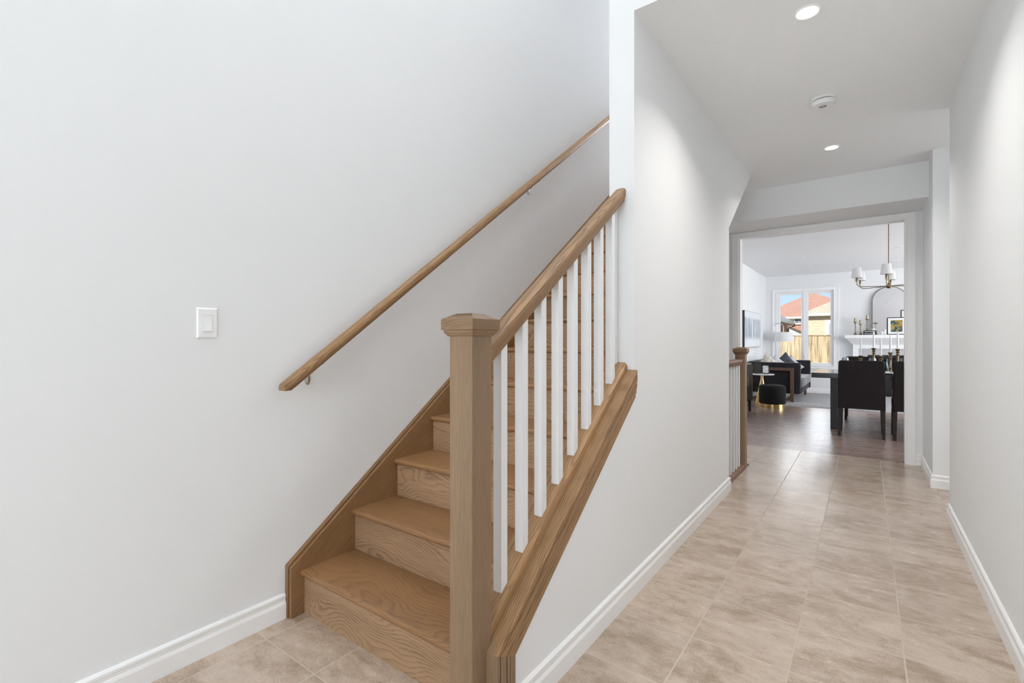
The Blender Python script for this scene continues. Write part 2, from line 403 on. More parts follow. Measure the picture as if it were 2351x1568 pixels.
def glass(name, tint=(1, 1, 1), refl=0.9):
    g = N(name); tr = g.n('BsdfTransparent'); tr.inputs[0].default_value = (*tint, 1)
    gl = g.n('BsdfGlossy'); gl.inputs['Roughness'].default_value = 0.02
    fr = g.n('Fresnel', i_IOR=1.45); mx = g.n('MixShader')
    g.l(g.math('MINIMUM', g.math('MULTIPLY', fr.outputs[0], refl), 1.0), mx.inputs[0]); g.l(tr.outputs[0], mx.inputs[1]); g.l(gl.outputs[0], mx.inputs[2])
    g.l(mx.outputs[0], g.out.inputs[0]); return g.m
M['pane'] = glass('window_glass', (0.97, 0.98, 0.98))
M['glassw'] = glass('clear_glassware', (0.86, 0.90, 0.92), 2.6)
M['glasst'] = glass('teal_glassware', (0.45, 0.70, 0.70), 1.0)
def mirror():
    g = N('mirror_silver'); g.bsdf((0.86, 0.87, 0.88), 0.02, 1.0); return g.m
M['mirror'] = mirror()
def emit(name, col, s):
    g = N(name); e = g.n('Emission'); e.inputs[0].default_value = (*col, 1); e.inputs[1].default_value = s
    g.l(e.outputs[0], g.out.inputs[0]); return g.m
M['lens'] = emit('downlight_lens', (1, 0.97, 0.93), 6.0)

def brick(name, c1, c2, mortar):
    g = N(name); tc = g.n('TexCoord'); sp = g.n('SeparateXYZ'); g.l(tc.outputs['Object'], sp.inputs[0])
    cb = g.n('CombineXYZ'); g.l(g.math('ADD', sp.outputs[0], sp.outputs[1]), cb.inputs[0]); g.l(sp.outputs[2], cb.inputs[1])
    b = g.n('TexBrick'); g.l(cb.outputs[0], b.inputs[0])
    for k, c in (('Color1', c1), ('Color2', c2), ('Mortar', mortar)): b.inputs[k].default_value = (*c, 1)
    b.inputs['Scale'].default_value = 1.0; b.inputs['Brick Width'].default_value = 0.22; b.inputs['Row Height'].default_value = 0.075; b.inputs['Mortar Size'].default_value = 0.008
    g.bsdf(b.outputs[0], 0.85); return g.m
M['brickp'] = brick('peach_brick', (0.72, 0.42, 0.26), (0.80, 0.55, 0.36), (0.70, 0.60, 0.48))
M['brickr'] = brick('red_brick', (0.30, 0.12, 0.07), (0.42, 0.18, 0.10), (0.35, 0.28, 0.22))
def shingle(name, c1, c2, gapc):
    g = N(name); tc = g.n('TexCoord'); sp = g.n('SeparateXYZ'); g.l(tc.outputs['Object'], sp.inputs[0])
    cb = g.n('CombineXYZ'); g.l(g.math('ADD', sp.outputs[0], g.math('MULTIPLY', sp.outputs[1], 0.3)), cb.inputs[0]); g.l(sp.outputs[2], cb.inputs[1])
    b = g.n('TexBrick'); g.l(cb.outputs[0], b.inputs[0])
    for k, c in (('Color1', c1), ('Color2', c2), ('Mortar', gapc)): b.inputs[k].default_value = (*c, 1)
    b.inputs['Scale'].default_value = 1.0; b.inputs['Brick Width'].default_value = 0.34; b.inputs['Row Height'].default_value = 0.075; b.inputs['Mortar Size'].default_value = 0.007
    n = g.n('TexNoise', i_Scale=9.0, i_Detail=4.0); g.l(tc.outputs['Object'], n.inputs['Vector'])
    g.bsdf(g.mix(0.45, b.outputs[0], g.ramp(n.outputs[0], [(0.35, c1), (0.65, c2)])), 0.9); return g.m
M['shin_tan'] = shingle('tan_shingles', (0.48, 0.385, 0.26), (0.60, 0.49, 0.34), (0.24, 0.19, 0.12))
M['shin_red'] = shingle('red_brown_shingles', (0.42, 0.20, 0.13), (0.52, 0.28, 0.18), (0.28, 0.14, 0.09))
M['shin_grey'] = shingle('grey_shingles', (0.20, 0.19, 0.17), (0.28, 0.26, 0.23), (0.10, 0.09, 0.08))
def fencem():
    g = N('cedar_fence'); tc = g.n('TexCoord'); oi = g.n('ObjectInfo')
    mp = g.n('Mapping'); g.l(tc.outputs['Object'], mp.inputs[0]); mp.inputs['Scale'].default_value = (30, 30, 1.2)
    ad = g.n('VectorMath', operation='ADD'); g.l(mp.outputs[0], ad.inputs[0])
    sc = g.n('VectorMath', operation='SCALE'); sc.inputs[0].default_value = (31, 17, 5); g.l(oi.outputs['Random'], sc.inputs['Scale']); g.l(sc.outputs[0], ad.inputs[1])
    n = g.n('TexNoise', i_Scale=1.0, i_Detail=5.0, i_Distortion=0.6); g.l(ad.outputs[0], n.inputs['Vector'])
    v = g.n('TexVoronoi', i_Scale=2.2); g.l(tc.outputs['Object'], v.inputs['Vector'])
    kn = g.ramp(v.outputs['Distance'], [(0.04, 1.0), (0.07, 0.0)])
    c = g.ramp(n.outputs[0], [(0.30, (0.16, 0.115, 0.07)), (0.42, (0.34, 0.23, 0.12)), (0.54, (0.56, 0.39, 0.22)), (0.70, (0.72, 0.58, 0.38))])
    hs = g.n('HueSaturation'); g.l(g.mix(kn, c, (0.12, 0.05, 0.02)), hs.inputs['Color']); g.l(g.math('MULTIPLY_ADD', oi.outputs['Random'], 0.4, 0.8), hs.inputs['Value'])
    g.bsdf(hs.outputs[0], 0.8); return g.m
M['fence'] = fencem()
def art_stripes():
    g = N('blue_grey_abstract'); tc = g.n('TexCoord')
    mp = g.n('Mapping'); g.l(tc.outputs['Object'], mp.inputs[0]); mp.inputs['Scale'].default_value = (1, 6, 0.7)
    n = g.n('TexNoise', i_Scale=1.0, i_Detail=5.0, i_Roughness=0.6); g.l(mp.outputs[0], n.inputs['Vector'])
    sp = g.n('SeparateXYZ'); g.l(tc.outputs['Object'], sp.inputs[0])
    mz = g.n('MapRange', i_1=-0.24, i_2=-0.15); g.l(g.math('ADD', sp.outputs[2], g.math('MULTIPLY', g.math('SUBTRACT', n.outputs[0], 0.5), 0.35)), mz.inputs[0])
    mt = g.n('MapRange', i_1=0.32, i_2=0.26); g.l(g.math('ADD', sp.outputs[2], g.math('MULTIPLY', n.outputs[0], 0.12)), mt.inputs[0])
    msk = g.math('MULTIPLY', mz.outputs[0], mt.outputs[0])
    c = g.ramp(n.outputs[0], [(0.30, (0.06, 0.08, 0.14)), (0.42, (0.22, 0.26, 0.34)), (0.52, (0.48, 0.52, 0.58)), (0.62, (0.74, 0.76, 0.80))])
    g.bsdf(g.mix(msk, (0.76, 0.78, 0.82), c), 0.6); return g.m
M['art'] = art_stripes()
def art_print():
    g = N('yellow_teal_print'); tc = g.n('TexCoord')
    n = g.n('TexNoise', i_Scale=11.0, i_Detail=4.0, i_Distortion=0.8); g.l(tc.outputs['Object'], n.inputs['Vector'])
    c = g.ramp(n.outputs[0], [(0.36, (0.02, 0.05, 0.09)), (0.46, (0.05, 0.12, 0.12)), (0.52, (0.30, 0.22, 0.04)), (0.60, (0.50, 0.33, 0.05)), (0.70, (0.12, 0.20, 0.10))])
    g.bsdf(c, 0.5); return g.m
M['print'] = art_print()

# ------------------------------------------------------------------ SETTING
WL, WH, WR = -2.007, -0.875, 0.450            # left wall, hall-side wall face, right wall
SX = -1.001                                   # stair-side face of the hall wall
YS, ZC, ZT = 2.158, 2.735, 5.5                # front of hall wall / hall ceiling edge, ceiling heights
YB = -3.0                                     # wall behind the camera
def struct(name, bm, m, label=None, cat=None, **kw):
    o = link(name, bm, m, **kw); tag(o, label, cat, kind='structure'); return o

# floors
bm = B()
box(bm, WL, 1.5, YB, 3.4, -0.1, 0); box(bm, -0.90, 1.5, 3.4, 5.1, -0.1, 0); box(bm, -2.0, 1.5, 5.1, 6.04, -0.1, 0)
struct('floor', bm, M['tile'], 'beige stone tile floor of the foyer and hallway', 'floor')
struct('floor_dining', box(B(), -1.96, 3.6, 6.04, 13.05, -0.1, 0), M['wfloor'], 'dark brown plank floor of the far room', 'floor')
# left wall (double height along stairs)
struct('wall_left', box(B(), WL - 0.12, WL, YB, 7.0, -0.1, ZT), M['wall'], 'tall pale grey wall left of the stairs', 'wall')
# wall between stairs and hall: foyer end at YS, sloped end above the basement stair
bm = B()
prism(bm, [(YS, 0), (4.10, 0), (4.10, 2.085), (4.98, ZC), (4.98, ZC + 0.3), (6.9, ZC + 0.3), (6.9, ZT), (YS, ZT)], 'x', SX, WH)
struct('wall_hall_left', bm, M['wall'], 'pale wall between the stairs and the hallway, its white end beside the balusters', 'wall')
# upper storey mass above the hall ceiling (front face is seen above the ceiling edge)
struct('wall_upper_front', prism(B(), [(YS, ZC), (YS + 0.004, ZC), (YS + 0.004, ZC + 0.1205), (YS + 0.12, ZC + 0.1205), (YS + 0.12, ZT), (YS, ZT)], 'x', WH, WR), M['wall'], 'wall above the hallway ceiling edge', 'wall')
struct('ceiling', box(B(), WH, 1.5, YS + 0.004, 5.985, ZC, ZC + 0.12), M['ceil'], 'textured white hallway ceiling with two downlights', 'ceiling')
struct('ceiling_basement_stair', box(B(), -1.95, WH, 4.90, 5.985, ZC, ZC + 0.12), M['ceil'], 'ceiling left of the hallway over the basement stair', 'ceiling')
struct('ceiling_foyer', box(B(), WL - 0.1, WR + 0.1, YB, 7.0, ZT, ZT + 0.1), M['ceil'], 'high ceiling over the foyer', 'ceiling')
# right wall and recess
bm = B(); box(bm, WR, WR + 0.12, 1.45, 4.30, 0, ZT); box(bm, WR, WR + 0.12, YB, -2.4, 0, ZT); box(bm, WR, WR + 0.12, -2.4, 1.45, 2.45, ZT)
struct('wall_right', bm, M['wall'], 'pale wall along the right of the hallway', 'wall')
bm = B(); box(bm, 0.437, 1.5, 5.15, 5.27, 0, ZC); box(bm, 0.437, 0.56, 5.27, 5.985, 0, ZC)
struct('wall_recess', bm, M['wall'], 'short wall jutting out on the right near the doorway', 'wall')
bm = B(); box(bm, 1.38, 1.5, 4.18, 5.15, 0, ZC); box(bm, WR + 0.12, 1.38, 4.18, 4.30, 0, ZC)
struct('wall_recess_side', bm, M['wall'], 'walls of the side passage hidden at the right', 'wall')
# bulkhead
struct('wall_header', box(B(), -1.95, 0.437, 5.45, 5.985, 2.425, ZC), M['wall'], 'dropped bulkhead above the doorway', 'wall')
# doorway wall with opening
OL, OR, OT = -1.172, 0.318, 2.372
bm = B(); Y0, Y1 = 5.985, 6.105
box(bm, -2.08, OL, Y0, Y1, -1.6, ZC); box(bm, OR, 3.6, Y0, Y1, 0, ZC); box(bm, OL, OR, Y0, Y1, OT, ZC)
struct('wall_doorway', bm, M['wall'], 'wall with the wide cased opening to the far room', 'wall')
# casing of the doorway
def casing_prof(w):  # (offset from opening, thickness)
    return [(0, 0), (0, 0.012), (0.006, 0.016), (w - 0.012, 0.018), (w - 0.004, 0.014), (w, 0.010), (w, 0)]
bm = B(); cw = 0.074; cwT = 0.052
loops = []
for (x, z, sx, sz) in ((OL, 0, -1, 0), (OL, OT, -1, 1), (OR, OT, 1, 1), (OR, 0, 1, 0)):
    loops.append([(x + sx * o_, Y0 - t_, z + sz * o_ * (cwT / cw)) for o_, t_ in casing_prof(cw)])
sweep(bm, loops)
box(bm, OL - 0.002, OL + 0.014, Y0 - 0.002, Y1 + 0.002, 0, OT); box(bm, OR - 0.014, OR + 0.002, Y0 - 0.002, Y1 + 0.002, 0, OT); box(bm, OL + 0.014, OR - 0.014, Y0 - 0.002, Y1 + 0.002, OT - 0.014, OT + 0.002)
struct('trim_1', bm, M['trim'], 'white casing around the wide doorway', 'door casing')
# basement stair shaft
bm = B(); box(bm, -2.0, -1.88, 2.3, 5.22, -2.6, -0.1); box(bm, -1.88, -0.90, 5.1, 5.22, -2.6, -0.1); box(bm, -1.88, -0.90, 2.3, 2.42, -2.6, -0.1)
box(bm, -0.90, -0.80, 2.3, 5.22, -2.6, -0.1); box(bm, -2.0, -0.8, 2.3, 5.22, -2.7, -2.6)
# (the shaft left wall stands under the stairs)
struct('wall_basement', bm, M['wall'], 'walls around the basement stair opening', 'wall')
# sloping soffit beneath the upper flight
prof = [(1.6, 0.20), (4.10, 2.04), (4.98, 2.69), (4.98, 2.735), (1.6, 0.24)]
struct('ceiling_stair_soffit', prism(B(), [(3.40, 1.57), (4.98, 2.735), (4.98, 2.76), (3.40, 1.60)], 'x', -2.0, SX), M['wall'], 'sloping soffit under the stairs', 'ceiling')
# pony wall under the balusters (hall face, and plaster below the oak casing)
TB = lambda y: 0.281 + 0.7345 * (y - 1.113)
struct('wall_stair_knee', prism(B(), [(1.112, 0), (YS, 0), (YS, TB(YS) - 0.02), (1.112, TB(1.112) - 0.02)], 'x', SX, WH), M['wall'], 'low sloping wall beside the stairs under the balusters', 'wall')
# foyer rear wall, with front door and upper window
bm = B()
box(bm, WL, -1.75, YB - 0.12, YB, 0, ZT); box(bm, 0.05, WR, YB - 0.12, YB, 0, ZT)
box(bm, -1.75, 0.05, YB - 0.12, YB, 2.25, 2.95); box(bm, -1.75, 0.05, YB - 0.12, YB, 4.95, ZT)
struct('wall_back', bm, M['wall'], 'foyer wall behind the viewer', 'wall')
def window_struct(name, x0, x1, z0, z1, y, label, door=False):
    e = empty(name, (x0, y, z0), label, 'door' if door else 'window'); e['kind'] = 'structure'
    bm = B(); t = 0.06
    box(bm, 0, x1 - x0, -0.08, 0, 0, t); box(bm, 0, x1 - x0, -0.08, 0, z1 - z0 - t, z1 - z0)
    box(bm, 0, t, -0.08, 0, t, z1 - z0 - t); box(bm, x1 - x0 - t, x1 - x0, -0.08, 0, t, z1 - z0 - t); box(bm, (x1 - x0) / 2 - t / 2, (x1 - x0) / 2 + t / 2, -0.08, 0, t, z1 - z0 - t)
    link('frame', bm, M['trim'], e)
    link('pane', box(B(), t, x1 - x0 - t, -0.05, -0.04, t, z1 - z0 - t), plain('frosted_pane', (0.8, 0.85, 0.88), 0.4), e)
window_struct('door_1', -1.75, 0.05, 0, 2.25, YB, 'glazed front door behind the viewer', True)
window_struct('window_2', -1.75, 0.05, 2.95, 4.95, YB, 'upper foyer window behind the viewer')
# front room opening off the foyer, right of the viewer
bm = B(); box(bm, 3.4, 3.5, YB, 2.14, 0, ZC); box(bm, WR + 0.12, 3.4, YB - 0.1, YB, 0, ZC); box(bm, WR + 0.12, 3.4, 2.04, 2.14, 0, ZC)
struct('wall_front_room', bm, M['wall'], 'walls of the front room off the foyer', 'wall')
struct('floor_front_room', box(B(), 1.5, 3.5, YB, 2.14, -0.1, 0), M['wfloor'], 'floor of the front room', 'floor')
struct('ceiling_front_room', box(B(), WR + 0.12, 3.5, YB, 2.14, ZC, ZC + 0.1), M['ceil'], 'ceiling of the front room', 'ceiling')
# stairwell end beyond the top landing
struct('floor_landing', box(B(), WL, SX, 5.20, 6.95, 2.85, 3.04), M['oak_x'], 'oak landing at the top of the stairs', 'floor')
struct('wall_landing', box(B(), WL, SX, 6.95, 7.05, 2.85, ZT), M['wall'], 'wall at the end of the upper landing', 'wall')

# far room shell
FY, FL, FR = 13.05, -1.96, 3.6
struct('ceiling_dining', box(B(), FL - 0.1, FR + 0.1, Y1, FY + 0.1, ZC, ZC + 0.12), M['ceil'], 'white ceiling of the far room', 'ceiling')
struct('wall_dining_left', box(B(), FL - 0.12, FL, Y1, FY, -0.1, ZC), M['wall'], 'left wall of the far room carrying the abstract canvas', 'wall')
struct('wall_dining_right', box(B(), FR, FR + 0.12, Y1, FY, -0.1, ZC), M['wall'], 'right wall of the far room', 'wall')
wx0, wx1, wz0, wz1 = -1.71, -0.58, 0.63, 2.355
bm = B(); box(bm, FL - 0.12, wx0, FY, FY + 0.16, -0.1, ZC); box(bm, wx1, FR + 0.12, FY, FY + 0.16, -0.1, ZC)
box(bm, wx0, wx1, FY, FY + 0.16, -0.1, wz0); box(bm, wx0, wx1, FY, FY + 0.16, wz1, ZC)
struct('wall_dining_far', bm, M['wall'], 'far wall with the window and mantel', 'wall')
# window of the far room
e = empty('window_1', ((wx0 + wx1) / 2, FY, wz0), 'white two-pane window in the far wall looking onto brick houses', 'window'); e['kind'] = 'structure'
def wpart(name, bm, m, **kw):
    bmesh.ops.translate(bm, verts=bm.verts, vec=(-(wx0 + wx1) / 2, -FY, -wz0)); return link(name, bm, m, e, **kw)
bm = B(); c = 0.095
loops = []
for (x, z, sx, sz) in ((wx0, wz0, -1, -1), (wx0, wz1, -1, 1), (wx1, wz1, 1, 1), (wx1, wz0, 1, -1), (wx0, wz0, -1, -1)):
    loops.append([(x + sx * o_, FY - t_, z + sz * o_ * 0.75) for o_, t_ in [(0, 0), (0, 0.022), (0.012, 0.024), (0.018, 0.014), (c - 0.02, 0.016), (c - 0.008, 0.022), (c, 0.020), (c, 0)]])
sweep(bm, loops); wpart('casing', bm, M['trim'])
def frame4(bm, x0, x1, z0, z1, t, ya, yb, tb=None):
    tb = tb or t
    box(bm, x0, x1, ya, yb, z0, z0 + tb); box(bm, x0, x1, ya, yb, z1 - t, z1)
    box(bm, x0, x0 + t, ya, yb, z0 + tb, z1 - t); box(bm, x1 - t, x1, ya, yb, z0 + tb, z1 - t)
bm = B(); frame4(bm, wx0, wx1, wz0, wz1, 0.018, FY + 0.01, FY + 0.12); box(bm, -1.172, -1.118, FY + 0.02, FY + 0.12, wz0, wz1)
wpart('frame', bm, M['trim'])
bm = B(); frame4(bm, -1.69, -1.174, wz0 + 0.02, wz1 - 0.02, 0.044, FY + 0.035, FY + 0.09); wpart('sash', bm, M['trim'])
bm = B(); frame4(bm, -1.116, -0.60, wz0 + 0.02, wz1 - 0.02, 0.044, FY + 0.035, FY + 0.09); wpart('sash', bm, M['trim'])
wpart('pane', box(B(), -1.65, -1.21, FY + 0.06, FY + 0.064, wz0 + 0.06, wz1 - 0.06), M['pane'])
wpart('pane', box(B(), -1.075, -0.64, FY + 0.06, FY + 0.064, wz0 + 0.06, wz1 - 0.06), M['pane'])
bm = B(); box(bm, -1.155, -1.135, FY + 0.002, FY + 0.02, 0.80, 0.86); tube(bm, [(-1.145, FY + 0.0, 0.83), (-1.145, FY - 0.025, 0.86), (-1.145, FY - 0.03, 0.92)], 0.006, 8)
wpart('crank_handle', bm, M['white'])

# baseboards
BBP = [(0, 0), (0.0155, 0), (0.0155, 0.062), (0.0125, 0.070), (0.0100, 0.074), (0.0095, 0.086), (0.0120, 0.089), (0.0115, 0.098), (0.0060, 0.104), (0, 0.106)]
def baseboard(name, pts, label):
    """pts: polyline (x,y) with the room on the LEFT of travel; profile grows to the left; mitred"""
    pts = [Vector((p[0], p[1])) for p in pts]; loops = []
    for i, p in enumerate(pts):
        ds = []
        if i > 0: ds.append((p - pts[i - 1]).normalized())
        if i < len(pts) - 1: ds.append((pts[i + 1] - p).normalized())
        ns = [Vector((-d.y, d.x)) for d in ds]
        if len(ns) == 1: nn = ns[0]
        else:
            nn = (ns[0] + ns[1]); nn = nn / (nn.dot(ns[0]))
        loops.append([(p.x + nn.x * d, p.y + nn.y * d, z) for d, z in BBP])
    o = struct(name, sweep(B(), loops), M['trim'], label, 'baseboard'); return o
baseboard('baseboard_left', [(WL, 1.083), (WL, YB)], 'white baseboard along the left wall ending at the stair stringer')
baseboard('baseboard_hall_left', [(-0.99, 4.10), (WH, 4.10), (WH, 1.205)], 'white baseboard below the stairs along the left of the hallway')
baseboard('baseboard_right', [(WR, 1.45), (WR, 4.30), (1.38, 4.30)], 'white baseboard along the right wall of the hallway')
baseboard('baseboard_recess', [(1.38, 5.15), (0.437, 5.15), (0.437, 5.985), (OR + cw, 5.985)], 'white baseboard around the short jutting wall by the doorway')
baseboard('baseboard_dining', [(FR, FY), (FL, FY), (FL, Y1)], 'white baseboard around the far room')

# ------------------------------------------------------------------ STAIRCASE
RISE, RUN, NY, NST = 0.190, 0.2580, 1.133, 16
XL, XR = -1.968, -1.018
st = empty('staircase', (-1.5, 1.15, 0), 'oak staircase of closed risers climbing between the left wall and the balusters', 'staircase')
so = Vector(st.location)
def spart(name, bm, m, **kw):
    bmesh.ops.translate(bm, verts=bm.verts, vec=-so); return link(name, bm, m, st, **kw)
for k in range(NST):
    y, z = NY + RUN * k, RISE * (k + 1)
    spart('riser', box(B(), XL, XR, y + 0.019, y + 0.037, z - RISE + (0 if k == 0 else 0.0), z - 0.026), M['oak_x'])
    if k < NST:
        r = 0.013; ye = y + RUN + 0.019 if k < NST - 1 else y + 0.35
        pts = [(ye, z), (ye, z - 2 * r)] + [(y + r - r * math.sin(a), z - r - r * math.cos(a)) for a in [PI * q / 8 for q in range(9)]]
        o = spart('tread', prism(B(), pts, 'x', XL, XR), M['oak_tread'], smooth=40)
# wall stringer (board with applied bead)
def stringer(x0, x1, y0, ztop0, yend, low):
    s = 0.738
    return prism(B(), [(y0, 0), (y0, ztop0), (yend, ztop0 + s * (yend - y0)), (yend, ztop0 + s * (yend - y0) - low), (y0 + low / s, 0.0)], 'x', x0, x1)
o = spart('wall_stringer', stringer(WL, -1.984, 1.085, 0.222, 5.25, 0.36), M['oak_str'], bevel=0.002)
o = spart('stringer_moulding', stringer(-1.983, XL, 1.090, 0.215, 5.25, 0.36), M['oak_str'], bevel=0.003)
# outer stringer (stair side of the knee wall)
o = spart('outer_stringer', prism(B(), [(1.122, 0), (1.122, TB(1.122) - 0.001), (YS - 0.001, TB(YS) - 0.001), (YS - 0.001, TB(YS) - 0.4), (1.6, 0)], 'x', XR, SX - 0.0005), M['oak_s'])
o = spart('outer_stringer_upper', prism(B(), [(YS, TB(YS) - 0.02), (5.25, TB(YS) - 0.02 + 0.738 * (5.25 - YS)), (5.25, TB(YS) - 0.4 + 0.738 * (5.25 - YS)), (YS, TB(YS) - 0.4)], 'x', XR, SX - 0.0005), M['oak_s'])
# cap board on the knee wall
o = spart('cap_board', prism(B(), [(1.1215, TB(1.1215) - 0.02), (YS - 0.001, TB(YS) - 0.02), (YS - 0.001, TB(YS)), (1.1215, TB(1.1215))], 'x', SX, -0.8625), M['oak_s'], bevel=0.002)
# casing moulding on the hall face: vertical leg then up the slope
prof = [(0, 0), (0, 0.013), (0.002, 0.0155), (0.013, 0.0165), (0.0145, 0.0085), (0.0175, 0.0085), (0.019, 0.0160), (0.032, 0.0170), (0.046, 0.0160), (0.048, 0.0095), (0.0505, 0.0095), (0.052, 0.0150), (0.066, 0.0145), (0.068, 0.0095), (0.070, 0.0095), (0.072, 0.0125), (0.088, 0.0110), (0.0895, 0.0080), (0.104, 0.0070), (0.104, 0)]
cy0 = 1.095; cc = math.cos(SL)
cz0 = TB(cy0)
def cas_loop(kind):
    out = []
    for o_, t_ in prof:
        x = WH + t_
        if kind == 'foot': out.append((x, cy0 + o_, 0))
        elif kind == 'mitre':
            y = cy0 + o_; out.append((x, y, cz0 + 0.7345 * o_ - o_ / cc))
        else: out.append((x, YS, TB(YS) - o_ / cc))
    return out
o = spart('side_moulding', sweep(B(), [cas_loop('foot'), cas_loop('mitre')]), M['oak_z'], smooth=25)
o = spart('side_moulding', sweep(B(), [cas_loop('mitre'), cas_loop('top')]), M['oak_s'], smooth=25)
# front return beside the newel
o = spart('end_panel', prism(B(), [(cy0, 0), (1.112, 0), (1.1215, TB(1.1215) - 0.0), (cy0, cz0)], 'x', -0.899, WH + 0.0), M['oak_z'])

# ------------------------------------------------------------------ BALUSTRADE
bal = empty('stair_balustrade', (-0.945, 1.077, 0), 'oak handrail with white square balusters rising from a capped square newel post', 'balustrade')
bo = Vector(bal.location)
def bpart(name, bm, m, parent=None, **kw):
    bmesh.ops.translate(bm, verts=bm.verts, vec=-bo); return link(name, bm, m, parent or bal, **kw)
nx0, nx1, ny0, ny1 = -0.988, -0.900, 1.033, 1.121
np_ = bpart('newel_post', box(B(), nx0, nx1, ny0, ny1, 0, 1.20), M['oak_z'], bevel=0.003)
def sq_stack(bm, cx, cy, levels):
    rows = [[(cx - h, cy - h, z), (cx + h, cy - h, z), (cx + h, cy + h, z), (cx - h, cy + h, z)] for h, z in levels]
    return sweep(bm, rows)
cx, cy = (nx0 + nx1) / 2, (ny0 + ny1) / 2
capm = bpart('cap_moulding', sq_stack(B(), cx, cy, [(0.0440, 1.196), (0.0475, 1.1965), (0.0500, 1.199), (0.0525, 1.2035), (0.0545, 1.2045), (0.0555, 1.207), (0.0570, 1.212), (0.0570, 1.2145)]), M['oak_cap'])
capm.parent = np_
cap = bpart('post_cap', sq_stack(B(), cx, cy, [(0.0612, 1.2142), (0.0618, 1.2150), (0.0620, 1.2165), (0.0620, 1.2450), (0.0600, 1.2475), (0.0300, 1.2620), (0.0295, 1.2625)]), M['oak_cap'], bevel=0.0012)
cap.parent = np_
# sloped handrail
RB = lambda y: 1.1785 + 0.728 * (y - 1.241)
RH = 0.066
hx = -0.945
rp = [(-0.017, 0.0), (-0.022, 0.003), (-0.0235, 0.018), (-0.0285, 0.027), (-0.0292, 0.050), (-0.026, 0.060), (-0.019, 0.0655), (0, 0.0668), (0.019, 0.0655), (0.026, 0.060), (0.0292, 0.050), (0.0285, 0.027), (0.0235, 0.018), (0.022, 0.003), (0.017, 0.0)]
def rail_loops(y0, y1, cx, zb, s=1.0, level=False):
    return [[(cx + a, y, zb(y) + b * s) for a, b in rp] for y in (y0, y1)]
bpart('handrail', sweep(B(), rail_loops(ny1 - 0.001, YS - 0.0005, hx, RB)), M['oak_s'], smooth=35)
SH = lambda y: TB(y) + 0.034
def shoe(y0, y1):
    rows = []
    for y in (y0, y1):
        rows.append([(hx - 0.036, y, TB(y)), (hx - 0.036, y, TB(y) + 0.020), (hx - 0.031, y, TB(y) + 0.027), (hx - 0.024, y, SH(y) - 0.004), (hx - 0.018, y, SH(y)), (hx + 0.018, y, SH(y)), (hx + 0.026, y, SH(y) - 0.002), (hx + 0.033, y, TB(y) + 0.026), (hx + 0.036, y, TB(y) + 0.018), (hx + 0.036, y, TB(y))])
    return sweep(B(), rows)
bpart('shoe_rail', shoe(ny1 - 0.001, YS - 0.0005), M['oak_s'], smooth=30)
BWD = 0.0325
for k in range(9):
    y0 = 1.206 + 0.1177 * k; y1 = min(y0 + BWD, YS - 0.0005)
    x0, x1 = hx - BWD / 2, hx + BWD / 2
    if k == 8: y0 = YS - 0.010; x0, x1 = hx - 0.035, hx - 0.0125   # thin half baluster against the wall end
    b_ = B(); rows = [[(x0, y0, SH(y0) - 0.003), (x1, y0, SH(y0) - 0.003), (x1, y1, SH(y1) - 0.003), (x0, y1, SH(y1) - 0.003)], [(x0, y0, RB(y0) + 0.002), (x1, y0, RB(y0) + 0.002), (x1, y1, RB(y1) + 0.002), (x0, y1, RB(y1) + 0.002)]]
    bpart('baluster', sweep(b_, rows), M['white'], bevel=0.0012)

# ------------------------------------------------------------------ WALL HANDRAIL
wr = empty('wall_handrail', (-1.935, 1.03, 0.99), 'oak handrail running up the left wall on metal brackets', 'handrail')
wro = Vector(wr.location)
def wpart2(name, bm, m, parent=None, **kw):
    bmesh.ops.translate(bm, verts=bm.verts, vec=-wro); return link(name, bm, m, parent or wr, **kw)
zbw = lambda y: 0.957 + 0.7305 * (y - 1.03)
wp = [(-0.018, 0.0), (-0.024, 0.006), (-0.0285, 0.022), (-0.027, 0.040), (-0.019, 0.050), (-0.006, 0.0545), (0.006, 0.0545), (0.019, 0.050), (0.027, 0.040), (0.0285, 0.022), (0.024, 0.006), (0.018, 0.0)]
rx = -1.925
def wloop(y, clip=None):
    return [(rx + a * 0.92, y, max(zbw(y) + b, clip) if clip else zbw(y) + b) for a, b in wp]
zclip = 0.979
ycl = 1.03 + (zclip - 0.957) / 0.7305
wpart2('rail', sweep(B(), [wloop(1.028, zclip), wloop(ycl, zclip), wloop(5.1)]), M['oak_s'], smooth=45)
